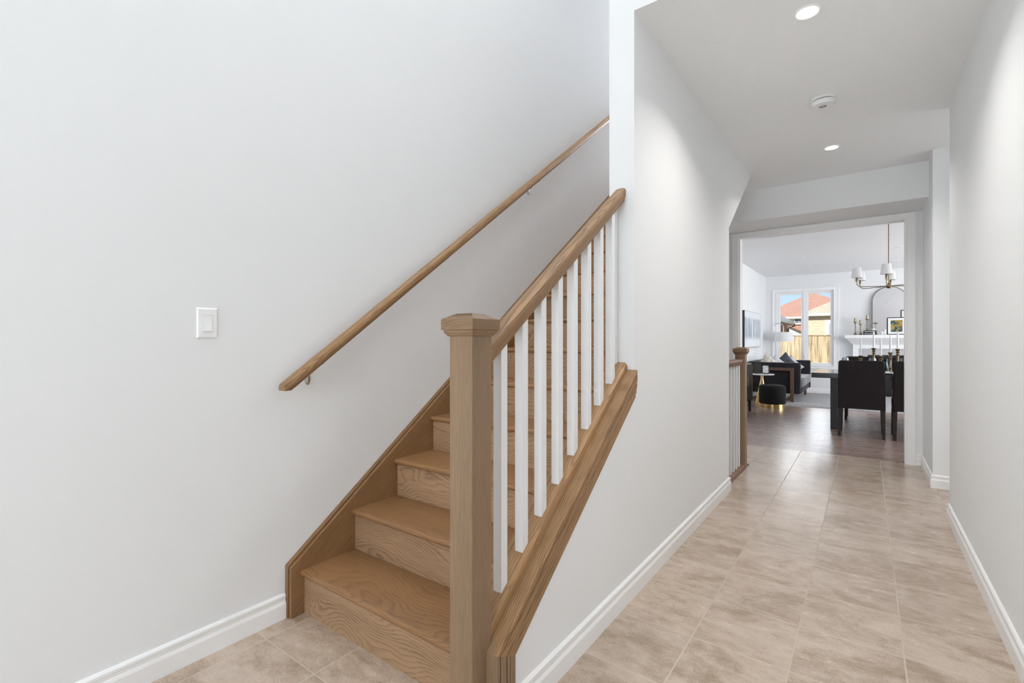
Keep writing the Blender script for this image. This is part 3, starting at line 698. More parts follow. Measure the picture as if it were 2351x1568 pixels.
for yb in (1.222, 2.965, 4.6):
    zb = zbw(yb)
    b_ = B(); zc = zb - 0.060
    # oval wall plate
    rows = []
    for t, sc_ in ((0, 1.0), (0.004, 1.0), (0.0055, 0.8)):
        rows.append([(WL + 0.0005 + t, yb - 0.035 + math.cos(a) * 0.013 * sc_, zc - 0.020 + math.sin(a) * 0.030 * sc_) for a in [2 * PI * q / 20 for q in range(20)]])
    sweep(b_, rows)
    br = wpart2('bracket', b_, M['nickel'], smooth=40)
    b_ = B(); tube(b_, [(WL + 0.004, yb - 0.035, zc - 0.004), (WL + 0.020, yb - 0.034, zc + 0.010), (WL + 0.038, yb - 0.026, zb - 0.030), (WL + 0.056, yb - 0.014, zb - 0.020), (WL + 0.072, yb - 0.004, zb - 0.014), (rx, yb, zb - 0.003)], 0.0048, 10)
    arm = wpart2('arm', b_, M['nickel'], smooth=60); arm.parent = br
    b_ = B(); prism(b_, [(yb - 0.03, zbw(yb - 0.03) - 0.003), (yb + 0.03, zbw(yb + 0.03) - 0.003), (yb + 0.03, zbw(yb + 0.03)), (yb - 0.03, zbw(yb - 0.03))], 'x', rx - 0.008, rx + 0.008)
    pl_ = wpart2('saddle', b_, M['nickel']); pl_.parent = br
    b_ = B(); tube(b_, [(WL + 0.005, yb - 0.035, zc - 0.038), (WL + 0.009, yb - 0.035, zc - 0.038)], 0.0035, 8)
    sc_ = wpart2('screw', b_, M['nickel']); sc_.parent = br

# ------------------------------------------------------------------ LIGHT SWITCH
sw = empty('light_switch', (WL, 0.782, 1.250), 'white rocker light switch plate on the left wall', 'light switch')
def swp(name, bm, m, **kw): return link(name, bm, m, sw, **kw)
hy, hz = 0.0355, 0.0575
swp('wall_plate', sweep(B(), [[(0.0002, -hy, -hz), (0.0002, hy, -hz), (0.0002, hy, hz), (0.0002, -hy, hz)], [(0.0022, -hy, -hz), (0.0022, hy, -hz), (0.0022, hy, hz), (0.0022, -hy, hz)], [(0.0058, -hy + 0.0045, -hz + 0.0045), (0.0058, hy - 0.0045, -hz + 0.0045), (0.0058, hy - 0.0045, hz - 0.0045), (0.0058, -hy + 0.0045, hz - 0.0045)]]), M['trim'])
b_ = B(); frame4_pts = None
def ring_x(bm, x0, x1, y, z, t):
    box(bm, x0, x1, -y, y, -z, -z + t); box(bm, x0, x1, -y, y, z - t, z); box(bm, x0, x1, -y, -y + t, -z + t, z - t); box(bm, x0, x1, y - t, y, -z + t, z - t)
ring_x(b_, 0.0058, 0.0072, 0.0168, 0.0335, 0.0018); swp('rocker_frame', b_, M['trim'], bevel=0.0004)
swp('rocker', sweep(B(), [[(0.0058, -0.0145, -0.031), (0.0115, -0.0145, -0.0295), (0.0072, -0.0145, 0.0), (0.0064, -0.0145, 0.031), (0.0050, -0.0145, 0.031)], [(0.0058, 0.0145, -0.031), (0.0115, 0.0145, -0.0295), (0.0072, 0.0145, 0.0), (0.0064, 0.0145, 0.031), (0.0050, 0.0145, 0.031)]]), M['trim'], bevel=0.0005)
for s in (-1, 1):
    b_ = B(); lathe(b_, [(0.0030, 0), (0.0028, 0.0008), (0.0016, 0.0014), (0, 0.0016)], 16)
    swp('screw', b_, M['trim'], loc=(0.0058, 0, s * 0.0485), rot=(0, PI / 2, 0), smooth=60)

# ------------------------------------------------------------------ HALL CEILING FITTINGS
def downlight(x, y, r, label, group, lit, energy=0):
    e = empty('recessed_light', (x, y, ZC), label, 'ceiling light', group)
    b_ = B(); lathe(b_, [(r, -0.0005), (r, -0.004), (r * 0.93, -0.0075), (r * 0.80, -0.006), (r * 0.78, -0.001)], 48)
    link('trim_ring', b_, M['trim'], e, smooth=50)
    b_ = B(); lathe(b_, [(0, -0.0035), (r * 0.775, -0.0030), (r * 0.775, -0.0005)], 40)
    link('lens', b_, M['lens'] if lit else M['shade'], e, smooth=50)
    if lit:
        l_ = light('downlight_lamp', 'AREA', (x, y, ZC - 0.010), (0, 0, 0), energy, r * 1.5, (1, 0.965, 0.92), spread=R(132))
    return e
downlight(-0.221, 2.650, 0.058, 'lit round recessed light in the hallway ceiling, nearer the viewer', 'lit downlights in the hallway ceiling', True, 8.0)
downlight(-0.219, 4.612, 0.056, 'lit round recessed light in the hallway ceiling, beyond the smoke alarm', 'lit downlights in the hallway ceiling', True, 8.0)
sm = empty('smoke_alarm', (-0.220, 3.665, ZC), 'round white smoke alarm on the ceiling between two lit downlights', 'smoke alarm')
b_ = B(); lathe(b_, [(0.068, -0.0005), (0.068, -0.010), (0.064, -0.013), (0.0, -0.013)], 48); link('base', b_, M['white'], sm, smooth=40)
b_ = B(); lathe(b_, [(0.060, -0.013), (0.060, -0.019), (0, -0.019)], 48); link('vent_band', b_, plain('vent_grey', (0.16, 0.16, 0.15), 0.6), sm, smooth=40)
b_ = B(); lathe(b_, [(0.058, -0.019), (0.0655, -0.019), (0.0655, -0.040), (0.061, -0.0455), (0.045, -0.047), (0, -0.047)], 48); link('cover', b_, M['white'], sm, smooth=40)
b_ = B(); lathe(b_, [(0.019, -0.047), (0.019, -0.0482), (0.0165, -0.0482), (0.0165, -0.0465)], 32); link('button_ring', b_, plain('ring_grey', (0.30, 0.30, 0.30), 0.5), sm, smooth=40)
b_ = B(); lathe(b_, [(0.0125, -0.047), (0.0115, -0.0485), (0, -0.049)], 32); link('button', b_, plain('button_grey', (0.55, 0.55, 0.55), 0.5), sm, smooth=40)

# ------------------------------------------------------------------ BASEMENT STAIR GUARD
gd = empty('basement_railing', (-0.945, 4.93, 0), 'low oak railing with white balusters and capped newel beside the doorway', 'balustrade')
go = Vector(gd.location)
def gpart(name, bm, m, parent=None, **kw):
    bmesh.ops.translate(bm, verts=bm.verts, vec=-go); return link(name, bm, m, parent or gd, **kw)
gx0, gx1, gy0, gy1 = -0.9885, -0.9015, 4.880, 4.967
gn = gpart('newel_post', box(B(), gx0, gx1, gy0, gy1, 0.0, 1.075), M['oak_z'], bevel=0.003)
gcx, gcy = (gx0 + gx1) / 2, (gy0 + gy1) / 2
g_ = gpart('post_cap', sq_stack(B(), gcx, gcy, [(0.044, 1.060), (0.050, 1.065), (0.057, 1.080), (0.061, 1.085), (0.061, 1.112), (0.059, 1.114), (0.030, 1.128)]), M['oak_cap'], bevel=0.0012); g_.parent = gn
gpart('handrail', sweep(B(), [[(gcx + a, y, 0.963 + b * 0.85) for a, b in rp] for y in (4.105, gy0 + 0.001)]), M['oak_y'], smooth=35)
gpart('shoe_rail', prism(B(), [(gcx - 0.040, 0.0), (gcx - 0.040, 0.030), (gcx - 0.034, 0.036), (gcx + 0.034, 0.036), (gcx + 0.040, 0.030), (gcx + 0.040, 0.0)], 'y', 4.118, gy0 + 0.001), M['oak_y'], bevel=0.002)
for k in range(6):
    y0 = 4.200 + 0.1135 * k
    gpart('baluster', box(B(), gcx - 0.016, gcx + 0.016, y0, y0 + 0.032, 0.034, 0.966), M['white'], bevel=0.0012)

# ------------------------------------------------------------------ DINING FURNITURE
tb = empty('dining_table', (0.45, 8.3, 0), 'long black dining table with slab leg set with candlesticks', 'table')
link('tabletop', box(B(), -1.05, 1.15, -0.56, 0.56, 0.690, 0.757), M['tabletop'], tb, bevel=0.004)
link('leg', box(B(), -0.835, -0.755, -0.50, 0.46, 0, 0.690), M['table'], tb, bevel=0.004)
link('leg', box(B(), 0.755, 0.835, -0.46, 0.46, 0, 0.690), M['table'], tb, bevel=0.004)

def make_chair():
    t = empty('dining_chair', (0, 0, 0), 'dark leather dining chair with its whole back showing in the doorway', 'chair', 'leather chairs around the dining table')
    w = 0.2375
    # back panel faces -y (its outer side), seat toward +y
    rows = []
    for z, hw, yb, th in ((0.350, 0.2395, 0.0, 0.075), (0.50, 0.238, 0.0, 0.072), (0.70, 0.235, -0.004, 0.065), (0.86, 0.232, -0.012, 0.055), (0.925, 0.230, -0.017, 0.050), (0.943, 0.222, -0.014, 0.040), (0.948, 0.205, -0.008, 0.028)):
        r_ = min(0.012, th / 3)
        rows.append([(-hw + r_, yb, z), (hw - r_, yb, z), (hw, yb + r_, z), (hw, yb + th - r_, z), (hw - r_, yb + th, z), (-hw + r_, yb + th, z), (-hw, yb + th - r_, z), (-hw, yb + r_, z)])
    link('backrest', sweep(B(), rows), M['chair'], t, smooth=40)
    link('seat', rbox(B(), -w, w, 0.070, 0.50, 0.350, 0.475, 0.02), M['chair'], t, smooth=50)
    for sx in (-1, 1):
        for (ya, yb, top) in ((0.012, 0.052, 1), (0.455, 0.495, 0)):
            xo, xi = sx * 0.237, sx * 0.195
            x0, x1 = min(xo, xi), max(xo, xi)
            xs0, xs1 = (x0 + (0.007 if sx < 0 else 0.0) * 0, x1)
            b_ = B(); sh = 0.010 * sx
            sp_ = -0.02 if top else 0.0
            rows = [[(x0 + sh * 0.2 + (0.012 if sx < 0 else 0.0) * 0, ya + sp_, 0), (x1 - (0 if sx < 0 else 0.0), ya + sp_, 0), (x1, yb + sp_ - 0.006, 0), (x0 + sh * 0.2, yb + sp_ - 0.006, 0)], [(x0, ya, 0.352), (x1, ya, 0.352), (x1, yb, 0.352), (x0, yb, 0.352)]]
            # taper toward the floor on the inner side
            tp = 0.010
            rows[0] = [(px + (tp if (sx > 0 and px < (x0 + x1) / 2) else (-tp if (sx < 0 and px > (x0 + x1) / 2) else 0)), py, pz) for px, py, pz in rows[0]]
            sweep(b_, rows); link('leg', b_, M['chairleg'], t, bevel=0.002)
    return t
ch = make_chair(); ch.location = (-0.045, 7.300, 0)
for (x, y, rz, lb) in ((0.500, 7.300, 0, 'dark brown leather dining chair partly cut off by the right door jamb'),
                       (-0.020, 9.33, PI, 'leather dining chair on the window side of the table behind the left candles'),
                       (0.560, 9.33, PI, 'leather dining chair on the window side of the table behind the rightmost candles')):
    c_ = copy_tree(ch); c_.location = (x, y, 0); c_.rotation_euler = (0, 0, rz); c_['label'] = lb

# candlesticks
def candlestick(x, y, h, lab):
    e = empty('candlestick', (x, y, 0.757), 'brass candlestick ' + lab, 'candlestick', 'brass candlesticks on the dining table')
    P_ = [(0, 0), (0.046, 0), (0.047, 0.006), (0.040, 0.012), (0.028, 0.022), (0.016, 0.040), (0.013, 0.052), (0.024, 0.058), (0.013, 0.064), (0.019, 0.072), (0.011, 0.080)]
    Q_ = [(0.012, h - 0.090), (0.014, h - 0.082), (0.021, h - 0.074), (0.013, h - 0.066), (0.012, h - 0.060), (0.024, h - 0.048), (0.013, h - 0.036), (0.017, h - 0.028), (0.024, h - 0.012), (0.031, h - 0.003), (0.031, h), (0.011, h), (0.0, h - 0.001)]
    b_ = B(); lathe(b_, P_ + Q_, 28); link('stem', b_, M['brass'], e, smooth=50)
    c_ = empty('taper_candle', (x, y, 0.757 + h), 'white taper candle ' + lab, 'candle', 'white tapers on the dining table')
    b_ = B(); lathe(b_, [(0, -0.0005), (0.0115, 0), (0.0098, 0.215), (0.006, 0.228), (0.002, 0.233), (0, 0.233)], 20); link('wax', b_, M['wax'], c_, smooth=60)
    b_ = B(); tube(b_, [(0, 0, 0.232), (0, 0, 0.240)], 0.0012, 6); link('wick', b_, M['wax'], c_)
candlestick(-0.055, 8.25, 0.230, 'at the left end of the row of five')
candlestick(0.090, 8.30, 0.335, 'second from the left, one of the two tallest')
candlestick(0.165, 8.22, 0.230, 'in the middle of the row, a short one')
candlestick(0.266, 8.16, 0.280, 'seen in the gap between the two near chairs')
candlestick(0.345, 8.22, 0.326, 'at the right end of the row by the door jamb')
def wineglass(x, y, lb):
    e = empty('wine_glass', (x, y, 0.757), lb, 'glass', 'wine glasses on the dining table')
    b_ = B(); lathe(b_, [(0, 0), (0.034, 0.001), (0.034, 0.003), (0.006, 0.008), (0.0045, 0.02), (0.0045, 0.085), (0.010, 0.095)], 24); link('stem', b_, M['glassw'], e, smooth=50)
    b_ = B(); lathe(b_, [(0.002, 0.094), (0.022, 0.103), (0.038, 0.125), (0.0425, 0.150), (0.040, 0.180), (0.033, 0.208), (0.0315, 0.208), (0.0385, 0.180), (0.041, 0.150), (0.0365, 0.126), (0.021, 0.1045), (0.002, 0.0955)], 28); link('bowl', b_, M['glassw'], e, smooth=60)
wineglass(-0.225, 8.02, 'clear wine glass showing above the left end of the near chair back')
wineglass(0.075, 8.02, 'clear wine glass beside the second candlestick from the left')
wineglass(0.395, 8.00, 'clear wine glass showing above the chair at the door jamb')
pt = empty('glass_pitcher', (0.215, 8.42, 0.757), 'teal glass pitcher glimpsed between the chair backs', 'pitcher')
b_ = B(); lathe(b_, [(0, 0), (0.038, 0.002), (0.045, 0.03), (0.040, 0.09), (0.028, 0.14), (0.034, 0.185), (0.032, 0.185), (0.026, 0.14), (0.038, 0.09), (0.043, 0.03), (0.036, 0.005), (0, 0.005)], 28); link('body', b_, M['glasst'], pt, smooth=60)
b_ = B(); tube(b_, [(-0.030, 0, 0.165), (-0.060, 0, 0.15), (-0.068, 0, 0.11), (-0.055, 0, 0.07), (-0.041, 0, 0.05)], 0.005, 8); link('handle', b_, M['glasst'], pt, smooth=60)
for (x, y, lb) in ((0.225, 7.98, 'white plate with napkin between the two near chairs'), (-0.08, 7.98, 'white plate hidden behind the near chair back'), (0.50, 7.98, 'white plate behind the chair at the door jamb')):
    e = empty('dinner_plate', (x, y, 0.757), lb, 'plate', 'plates on the dining table')
    b_ = B(); lathe(b_, [(0, 0.001), (0.07, 0.001), (0.125, 0.012), (0.125, 0.015), (0.07, 0.005), (0, 0.005)], 36); link('dish', b_, M['marble'], e, smooth=50)
    n_ = empty('napkin', (x, y, 0.7725), lb.replace('white plate with napkin', 'folded grey napkin on the plate').replace('white plate', 'folded napkin on the plate'), 'napkin', 'napkins on the plates')
    b_ = B(); rows = []
    for k in range(9):
        yy = -0.09 + 0.18 * k / 8; w_ = 0.018 + 0.035 * abs(k - 4) / 4
        rows.append([(-w_, yy, 0), (-w_ * 0.5, yy, 0.014), (0, yy, 0.006 + 0.012 * (k % 2)), (w_ * 0.5, yy, 0.016), (w_, yy, 0)])
    sweep(b_, rows); link('cloth', b_, M['clothw'], n_, smooth=60)

# chandelier
CZ_, CS_ = 1.894, 0.946
cd = empty('chandelier', (0.2375, 7.85, CZ_), 'brass chandelier with white tapered shades hanging over the dining table', 'chandelier'); cd.scale = (CS_, CS_, CS_)
b_ = B(); lathe(b_, [(0, -0.03), (0.014, -0.028), (0.030, -0.012), (0.033, 0), (0.030, 0.012), (0.014, 0.03), (0.008, 0.045), (0, 0.046)], 24); link('hub', b_, M['brass'], cd, smooth=60)
hr = (ZC - CZ_) / CS_
b_ = B(); tube(b_, [(0, 0, 0.03), (0, 0, hr - 0.02)], 0.0055, 10); lathe(b_, [(0.06, hr - 0.001), (0.06, hr - 0.015), (0.02, hr - 0.03), (0, hr - 0.03)], 24); link('rod', b_, M['brass'], cd, smooth=60)
for k in range(6):
    a = R(-95 + 60 * k); RR = 0.385; ca, sa = math.cos(a), math.sin(a)
    pts = [(0.02 * ca, 0.02 * sa, 0)] + [((RR - 0.05) * ca, (RR - 0.05) * sa, 0.0)] + [((RR - 0.05 + 0.05 * math.sin(q)) * ca, (RR - 0.05 + 0.05 * math.sin(q)) * sa, 0.05 - 0.05 * math.cos(q)) for q in (0.5, 1.0, 1.4)] + [(RR * ca, RR * sa, 0.075)]
    b_ = B(); tube(b_, pts, 0.005, 8); arm = link('arm', b_, M['brass'], cd, smooth=60)
    b_ = B(); lathe(b_, [(0, 0.070), (0.012, 0.071), (0.014, 0.08), (0.013, 0.112), (0.008, 0.13), (0, 0.13)], 16, (RR * ca, RR * sa, 0)); s_ = link('socket', b_, M['brass'], cd, smooth=60); s_.parent = arm
    b_ = B(); lathe(b_, [(0.0665, 0.122), (0.048, 0.255), (0.0465, 0.255), (0.065, 0.122)], 32, (RR * ca, RR * sa, 0)); bmesh.ops.delete(b_, geom=[f for f in b_.faces if len(f.verts) > 6], context='FACES_ONLY'); s_ = link('lamp_shade', b_, M['shade'], cd, smooth=60); s_.parent = arm

fc = empty('foyer_chandelier', (CHX, CHY, CHZ), 'brass foyer chandelier hanging high over the entrance', 'chandelier')
b_ = B(); tube(b_, [(0, 0, -0.12), (0, 0, ZT - CHZ - 0.001)], 0.008, 8); link('rod', b_, M['brass'], fc, smooth=60)
for k in range(5):
    a = 2 * PI * k / 5 + 0.3
    b_ = B(); tube(b_, [(0, 0, -0.10), (0.15 * math.cos(a), 0.15 * math.sin(a), -0.12), (0.26 * math.cos(a), 0.26 * math.sin(a), -0.09), (0.26 * math.cos(a), 0.26 * math.sin(a), -0.055)], 0.006, 8); link('arm', b_, M['brass'], fc, smooth=60)
# far-room downlights
for (x, y, lb) in ((-0.951, 10.20, 'unlit recessed light in the far room ceiling, left and nearer'), (-0.941, 11.88, 'unlit recessed light in the far room ceiling, left and closest to the window'),
                   (0.455, 10.18, 'unlit recessed light in the far room ceiling, right of the chandelier rod'), (0.461, 11.77, 'unlit recessed light in the far room ceiling, just above the mirror')):
    downlight(x, y, 0.062, lb, 'unlit downlights in the far room', False)

# ------------------------------------------------------------------ MANTEL AND WHAT STANDS ON IT
mt = empty('fireplace_mantel', (0.85, FY, 0), 'white fireplace mantel with cove moulding over a black firebox', 'fireplace')
mx = -0.370 - 0.85; mxr = 2.10 - 0.85
link('mantel_shelf', box(B(), mx, mxr, -0.30, -0.001, 1.255, 1.325), M['trim'], mt, bevel=0.003)
b_ = B(); rows = []
for x, s in ((mx + 0.02, 1), (mxr - 0.02, -1)):
    rows.append([(x, -0.285, 1.254), (x + s * 0.02, -0.27, 1.235), (x + s * 0.05, -0.23, 1.20), (x + s * 0.10, -0.165, 1.145), (x + s * 0.125, -0.145, 1.115), (x + s * 0.125, -0.002, 1.115), (x, -0.002, 1.254)])
sweep(b_, rows); link('cove_moulding', b_, M['trim'], mt, smooth=30)
b_ = B(); sx0 = mx + 0.145; box(b_, sx0, sx0 + 0.10, -0.14, -0.001, 0, 1.114); box(b_, mxr - 0.245, mxr - 0.145, -0.14, -0.001, 0, 1.114); box(b_, sx0 + 0.10, mxr - 0.245, -0.14, -0.001, 1.03, 1.114)
link('surround', b_, M['trim'], mt, bevel=0.002)
b_ = B(); box(b_, sx0 + 0.10, sx0 + 0.26, -0.12, -0.001, 0, 1.03); box(b_, mxr - 0.405, mxr - 0.245, -0.12, -0.001, 0, 1.03); box(b_, sx0 + 0.26, mxr - 0.405, -0.12, -0.001, 0.895, 1.03)
link('slip', b_, M['stonegrey'], mt)
link('firebox', box(B(), sx0 + 0.26, mxr - 0.405, -0.10, -0.001, 0.0, 0.895), M['black'], mt)
MT = 1.3255
# arched mirror
mr = empty('arched_mirror', (0.412, FY - 0.118, MT + 0.002), 'tall arched mirror with thin dark frame standing on the mantel', 'mirror')
def arch(r, h, n=28): return [(-r, 0)] + [(r * math.cos(PI - PI * k / n), h - r + r * math.sin(PI * k / n)) for k in range(n + 1)] + [(r, 0)]
mr.rotation_euler = (-R(5.5), 0, 0)
HA = 1.03; ra = 0.302
outer = arch(ra, HA); inner = arch(ra - 0.008, HA - 0.008)
b_ = B(); rows = [[(o_[0], -0.012, o_[1]), (i_[0], -0.012, max(i_[1], 0.012 if False else i_[1])), (i_[0], 0.012, i_[1]), (o_[0], 0.012, o_[1])] for o_, i_ in zip(outer, inner)]
sweep(b_, rows); link('frame', b_, M['black'], mr)
link('glass', prism(B(), inner, 'y', -0.004, 0.008), M['mirror'], mr)
# prints
def framed(name, x, y, w, h, lb, tilt=R(5), mat=None, border=0.014):
    e = empty(name, (x, y, MT + 0.0005), lb, 'picture frame', 'framed prints leaning on the mantel mirror'); e.rotation_euler = (-tilt, 0, 0)
    b_ = B(); frame4(b_, -w / 2, w / 2, 0, h, border, -0.010, 0.010); link('frame', b_, M['black'], e)
    b_ = B(); frame4(b_, -w / 2 + border, w / 2 - border, border, h - border, 0.045, -0.004, 0.004); link('mat_board', b_, M['white'], e)
    link('print', box(B(), -w / 2 + border + 0.045, w / 2 - border - 0.045, -0.002, 0.003, border + 0.045, h - border - 0.045), mat, e)
framed('framed_print', 0.520, FY - 0.215, 0.312, 0.365, 'small black-framed yellow and teal print on the mantel', mat=M['print'])
framed('framed_print', 0.752, FY - 0.17, 0.320, 0.520, 'taller black-framed print behind the yellow and teal one', mat=M['photo'])
def pillar(x, y, z, h, lb):
    e = empty('pillar_holder', (x, y, z), 'brass pillar holder ' + lb, 'candle holder', 'brass pillar holders on the mantel')
    b_ = B(); lathe(b_, [(0, 0), (0.036, 0), (0.034, 0.008), (0.018, 0.028), (0.011, 0.045), (0.014, 0.055), (0.009, 0.065), (0.011, h * 0.5), (0.009, h - 0.05), (0.014, h - 0.035), (0.012, h - 0.02), (0.040, h - 0.006), (0.040, h), (0, h)], 24); link('stem', b_, M['brass'], e, smooth=50)
    c_ = tag(link('pillar_candle', lathe(B(), [(0, 0), (0.027, 0), (0.027, 0.085), (0.022, 0.088), (0, 0.084)], 24), M['waxtan'], loc=(x, y, z + h + 0.0003), smooth=50), 'mottled tan candle, ' + lb, 'candle', 'tan candles on the mantel')
pillar(-0.180, FY - 0.17, MT, 0.282, 'at the left end of the mantel')
pillar(-0.088, FY - 0.19, MT, 0.238, 'second from the left on the mantel, the lower of the pair')
for i, (z0, w_, m_, lb) in enumerate(((MT + 0.0003, 0.235, 'black', 'black book at the bottom of the mantel stack'), (MT + 0.047, 0.225, 'smoked', 'dark book on top of the mantel stack beneath a holder'))):
    e = empty('book', (0.075, FY - 0.215, z0), lb, 'book', 'stacked books on the mantel')
    b_ = B(); box(b_, -w_ / 2, w_ / 2, -0.08, 0.08, 0, 0.005); box(b_, -w_ / 2, w_ / 2, -0.08, 0.08, 0.040, 0.045); box(b_, -w_ / 2, w_ / 2, -0.08, -0.074, 0.005, 0.040); link('cover', b_, M[m_], e)
    link('pages', box(B(), -w_ / 2 + 0.004, w_ / 2 - 0.004, -0.0735, 0.076, 0.0052, 0.0398), M['marble'], e)
    link('spine_lettering', box(B(), -w_ / 2 + 0.02, w_ / 2 - 0.03, -0.0805, -0.0800, 0.016, 0.028), M['photo'], e)
pillar(0.028, FY - 0.215, MT + 0.0923, 0.250, 'standing on the stacked books')
tag(link('ceramic_bowl', lathe(B(), [(0, 0), (0.028, 0), (0.044, 0.020), (0.046, 0.038), (0.040, 0.038), (0.026, 0.008), (0, 0.006)], 24), M['marble'], loc=(0.125, FY - 0.215, MT + 0.0923), smooth=50), 'small white bowl on the mantel books right of the holder', 'bowl')
e = empty('ceramic_sculpture', (0.318, FY - 0.19, MT), 'small white stepped ornament left of the yellow print on the mantel', 'ornament')
link('block', rbox(B(), -0.055, -0.012, -0.03, 0.03, 0, 0.075, 0.012), M['marble'], e, smooth=50); link('block', rbox(B(), -0.010, 0.036, -0.03, 0.03, 0, 0.115, 0.014), M['marble'], e, smooth=50)

# ------------------------------------------------------------------ LIVING SIDE
ar = empty('wall_art', (FL, 11.22, 1.435), 'blue-grey brushed abstract canvas in a dark frame on the far left wall', 'painting')
b_ = B(); L2, H2 = 0.885, 0.368
for q in ((-L2, -L2 + 0.004, -H2, H2), (L2 - 0.004, L2, -H2, H2), (-L2 + 0.004, L2 - 0.004, -H2, -H2 + 0.004), (-L2 + 0.004, L2 - 0.004, H2 - 0.004, H2)): box(b_, 0.001, 0.042, q[0], q[1], q[2], q[3])
link('frame', b_, M['black'], ar); link('canvas', box(B(), 0.002, 0.041, -L2 + 0.0045, L2 - 0.0045, -H2 + 0.0045, H2 - 0.0045), M['art'], ar)
# sofa (along the left wall, faces right)
sf = empty('sofa', (-1.45, 11.45, 0.02), 'charcoal velvet sofa with wooden outer frame under the canvas', 'sofa')
def sfp(name, bm, m, **kw):
    bmesh.ops.translate(bm, verts=bm.verts, vec=(1.45, -11.45, 0)); return link(name, bm, m, sf, **kw)
sy0, sy1, sxb, sxf = 10.58, 12.38, -1.93, -1.0
sfp('armrest', rbox(B(), sxb, sxf, sy0 + 0.03, sy0 + 0.16, 0.16, 0.755, 0.022), M['sofa'], smooth=50)
sfp('armrest', rbox(B(), sxb, sxf + 0.03, sy1 - 0.14, sy1, 0.16, 0.755, 0.022), M['sofa'], smooth=50)
sfp('backrest', rbox(B(), sxb, sxb + 0.20, sy0 + 0.16, sy1 - 0.14, 0.16, 0.765, 0.03), M['sofa'], smooth=50)
sfp('seat_base', rbox(B(), sxb + 0.1, sxf + 0.01, sy0 + 0.16, sy1 - 0.14, 0.16, 0.27, 0.015), M['sofa'], smooth=50)
b_ = B(); rbox(b_, sxb + 0.20, sxf + 0.035, sy0 + 0.165, sy1 - 0.145, 0.27, 0.45, 0.05, 4)
for k in range(1, 9):
    yy = sy0 + 0.165 + k * 0.165; rbox(b_, sxb + 0.21, sxf + 0.045, yy - 0.074, yy + 0.074, 0.285, 0.462, 0.03, 3)
sfp('seat_cushion', b_, M['sofacush'], smooth=50)
b_ = B(); fy0, fy1 = sy0 - 0.015, sy0 + 0.028
box(b_, sxb + 0.02, -1.105, fy0, fy1, 0.60, 0.655); box(b_, -1.165, -1.105, fy0, fy1, 0.0, 0.60); box(b_, sxb + 0.02, sxb + 0.08, fy0, fy1, 0.0, 0.60); box(b_, sxb + 0.08, -1.165, fy0, fy1, 0.03, 0.075)
sfp('outer_frame', b_, M['walnut'], bevel=0.003)
for (x, y) in ((sxf - 0.09, sy1 - 0.10), (sxb + 0.03, sy1 - 0.10)): sfp('leg', box(B(), x, x + 0.045, y, y + 0.045, 0, 0.165), M['walnut'])
def pillow(x, y, z, s, rot, m, lb):
    b_ = bmesh.new(); n = 12; g1 = []
    for side in (1, -1):
        g = [[None] * (n + 1) for _ in range(n + 1)]
        for i in range(n + 1):
            for j in range(n + 1):
                u, v = i / n * 2 - 1, j / n * 2 - 1
                pin = 1 - 0.12 * (1 - u * u) * v * v - 0.12 * (1 - v * v) * u * u
                t = 0.5 * max(0, (1 - u ** 2) * (1 - v ** 2)) ** 0.4 * 0.34
                g[i][j] = b_.verts.new((u * s / 2 * pin, side * t * s, v * s / 2 * pin))
        for i in range(n):
            for j in range(n): b_.faces.new((g[i][j], g[i + 1][j], g[i + 1][j + 1], g[i][j + 1]))
    bmesh.ops.remove_doubles(b_, verts=b_.verts, dist=1e-5)
    tag(link('throw_pillow', b_, m, loc=(x, y, z), rot=rot, smooth=70), lb, 'pillow', 'throw pillows on the sofa')
pillow(-1.60, 11.00, 0.680, 0.40, (R(-12), R(45 - 8), R(15)), M['cloth'], 'patterned cream pillow at the near end of the sofa')
pillow(-1.47, 11.20, 0.655, 0.38, (R(-14), R(38), R(8)), M['clothw'], 'light grey pillow with soft folds in the middle of the sofa')
pillow(-1.36, 11.45, 0.690, 0.40, (R(-10), R(48), R(-5)), M['clothd'], 'dark slate pillow in front of the window end of the sofa')
pillow(-1.27, 11.60, 0.660, 0.36, (R(-10), R(45), R(-12)), M['clothw'], 'light grey pillow peeking out right of the dark slate pillow')
# rug
rg_ = B(); n1_, n2_ = 60, 60; gx = []
for i in range(n1_ + 1):
    row = []
    for j in range(n2_ + 1):
        x = -1.32 + 2.8 * i / n1_; y = 10.14 + 2.7 * j / n2_
        edge = i in (0, n1_) or j in (0, n2_)
        row.append(rg_.verts.new((x + random.uniform(-.008, .008), y + random.uniform(-.008, .008), 0.001 if edge else 0.024 + random.uniform(-0.006, 0.007))))
    gx.append(row)
for i in range(n1_):
    for j in range(n2_): rg_.faces.new((gx[i][j], gx[i + 1][j], gx[i + 1][j + 1], gx[i][j + 1]))
tag(link('area_rug', rg_, M['rug'], smooth=80), 'pale grey shag rug in front of the sofa', 'rug')
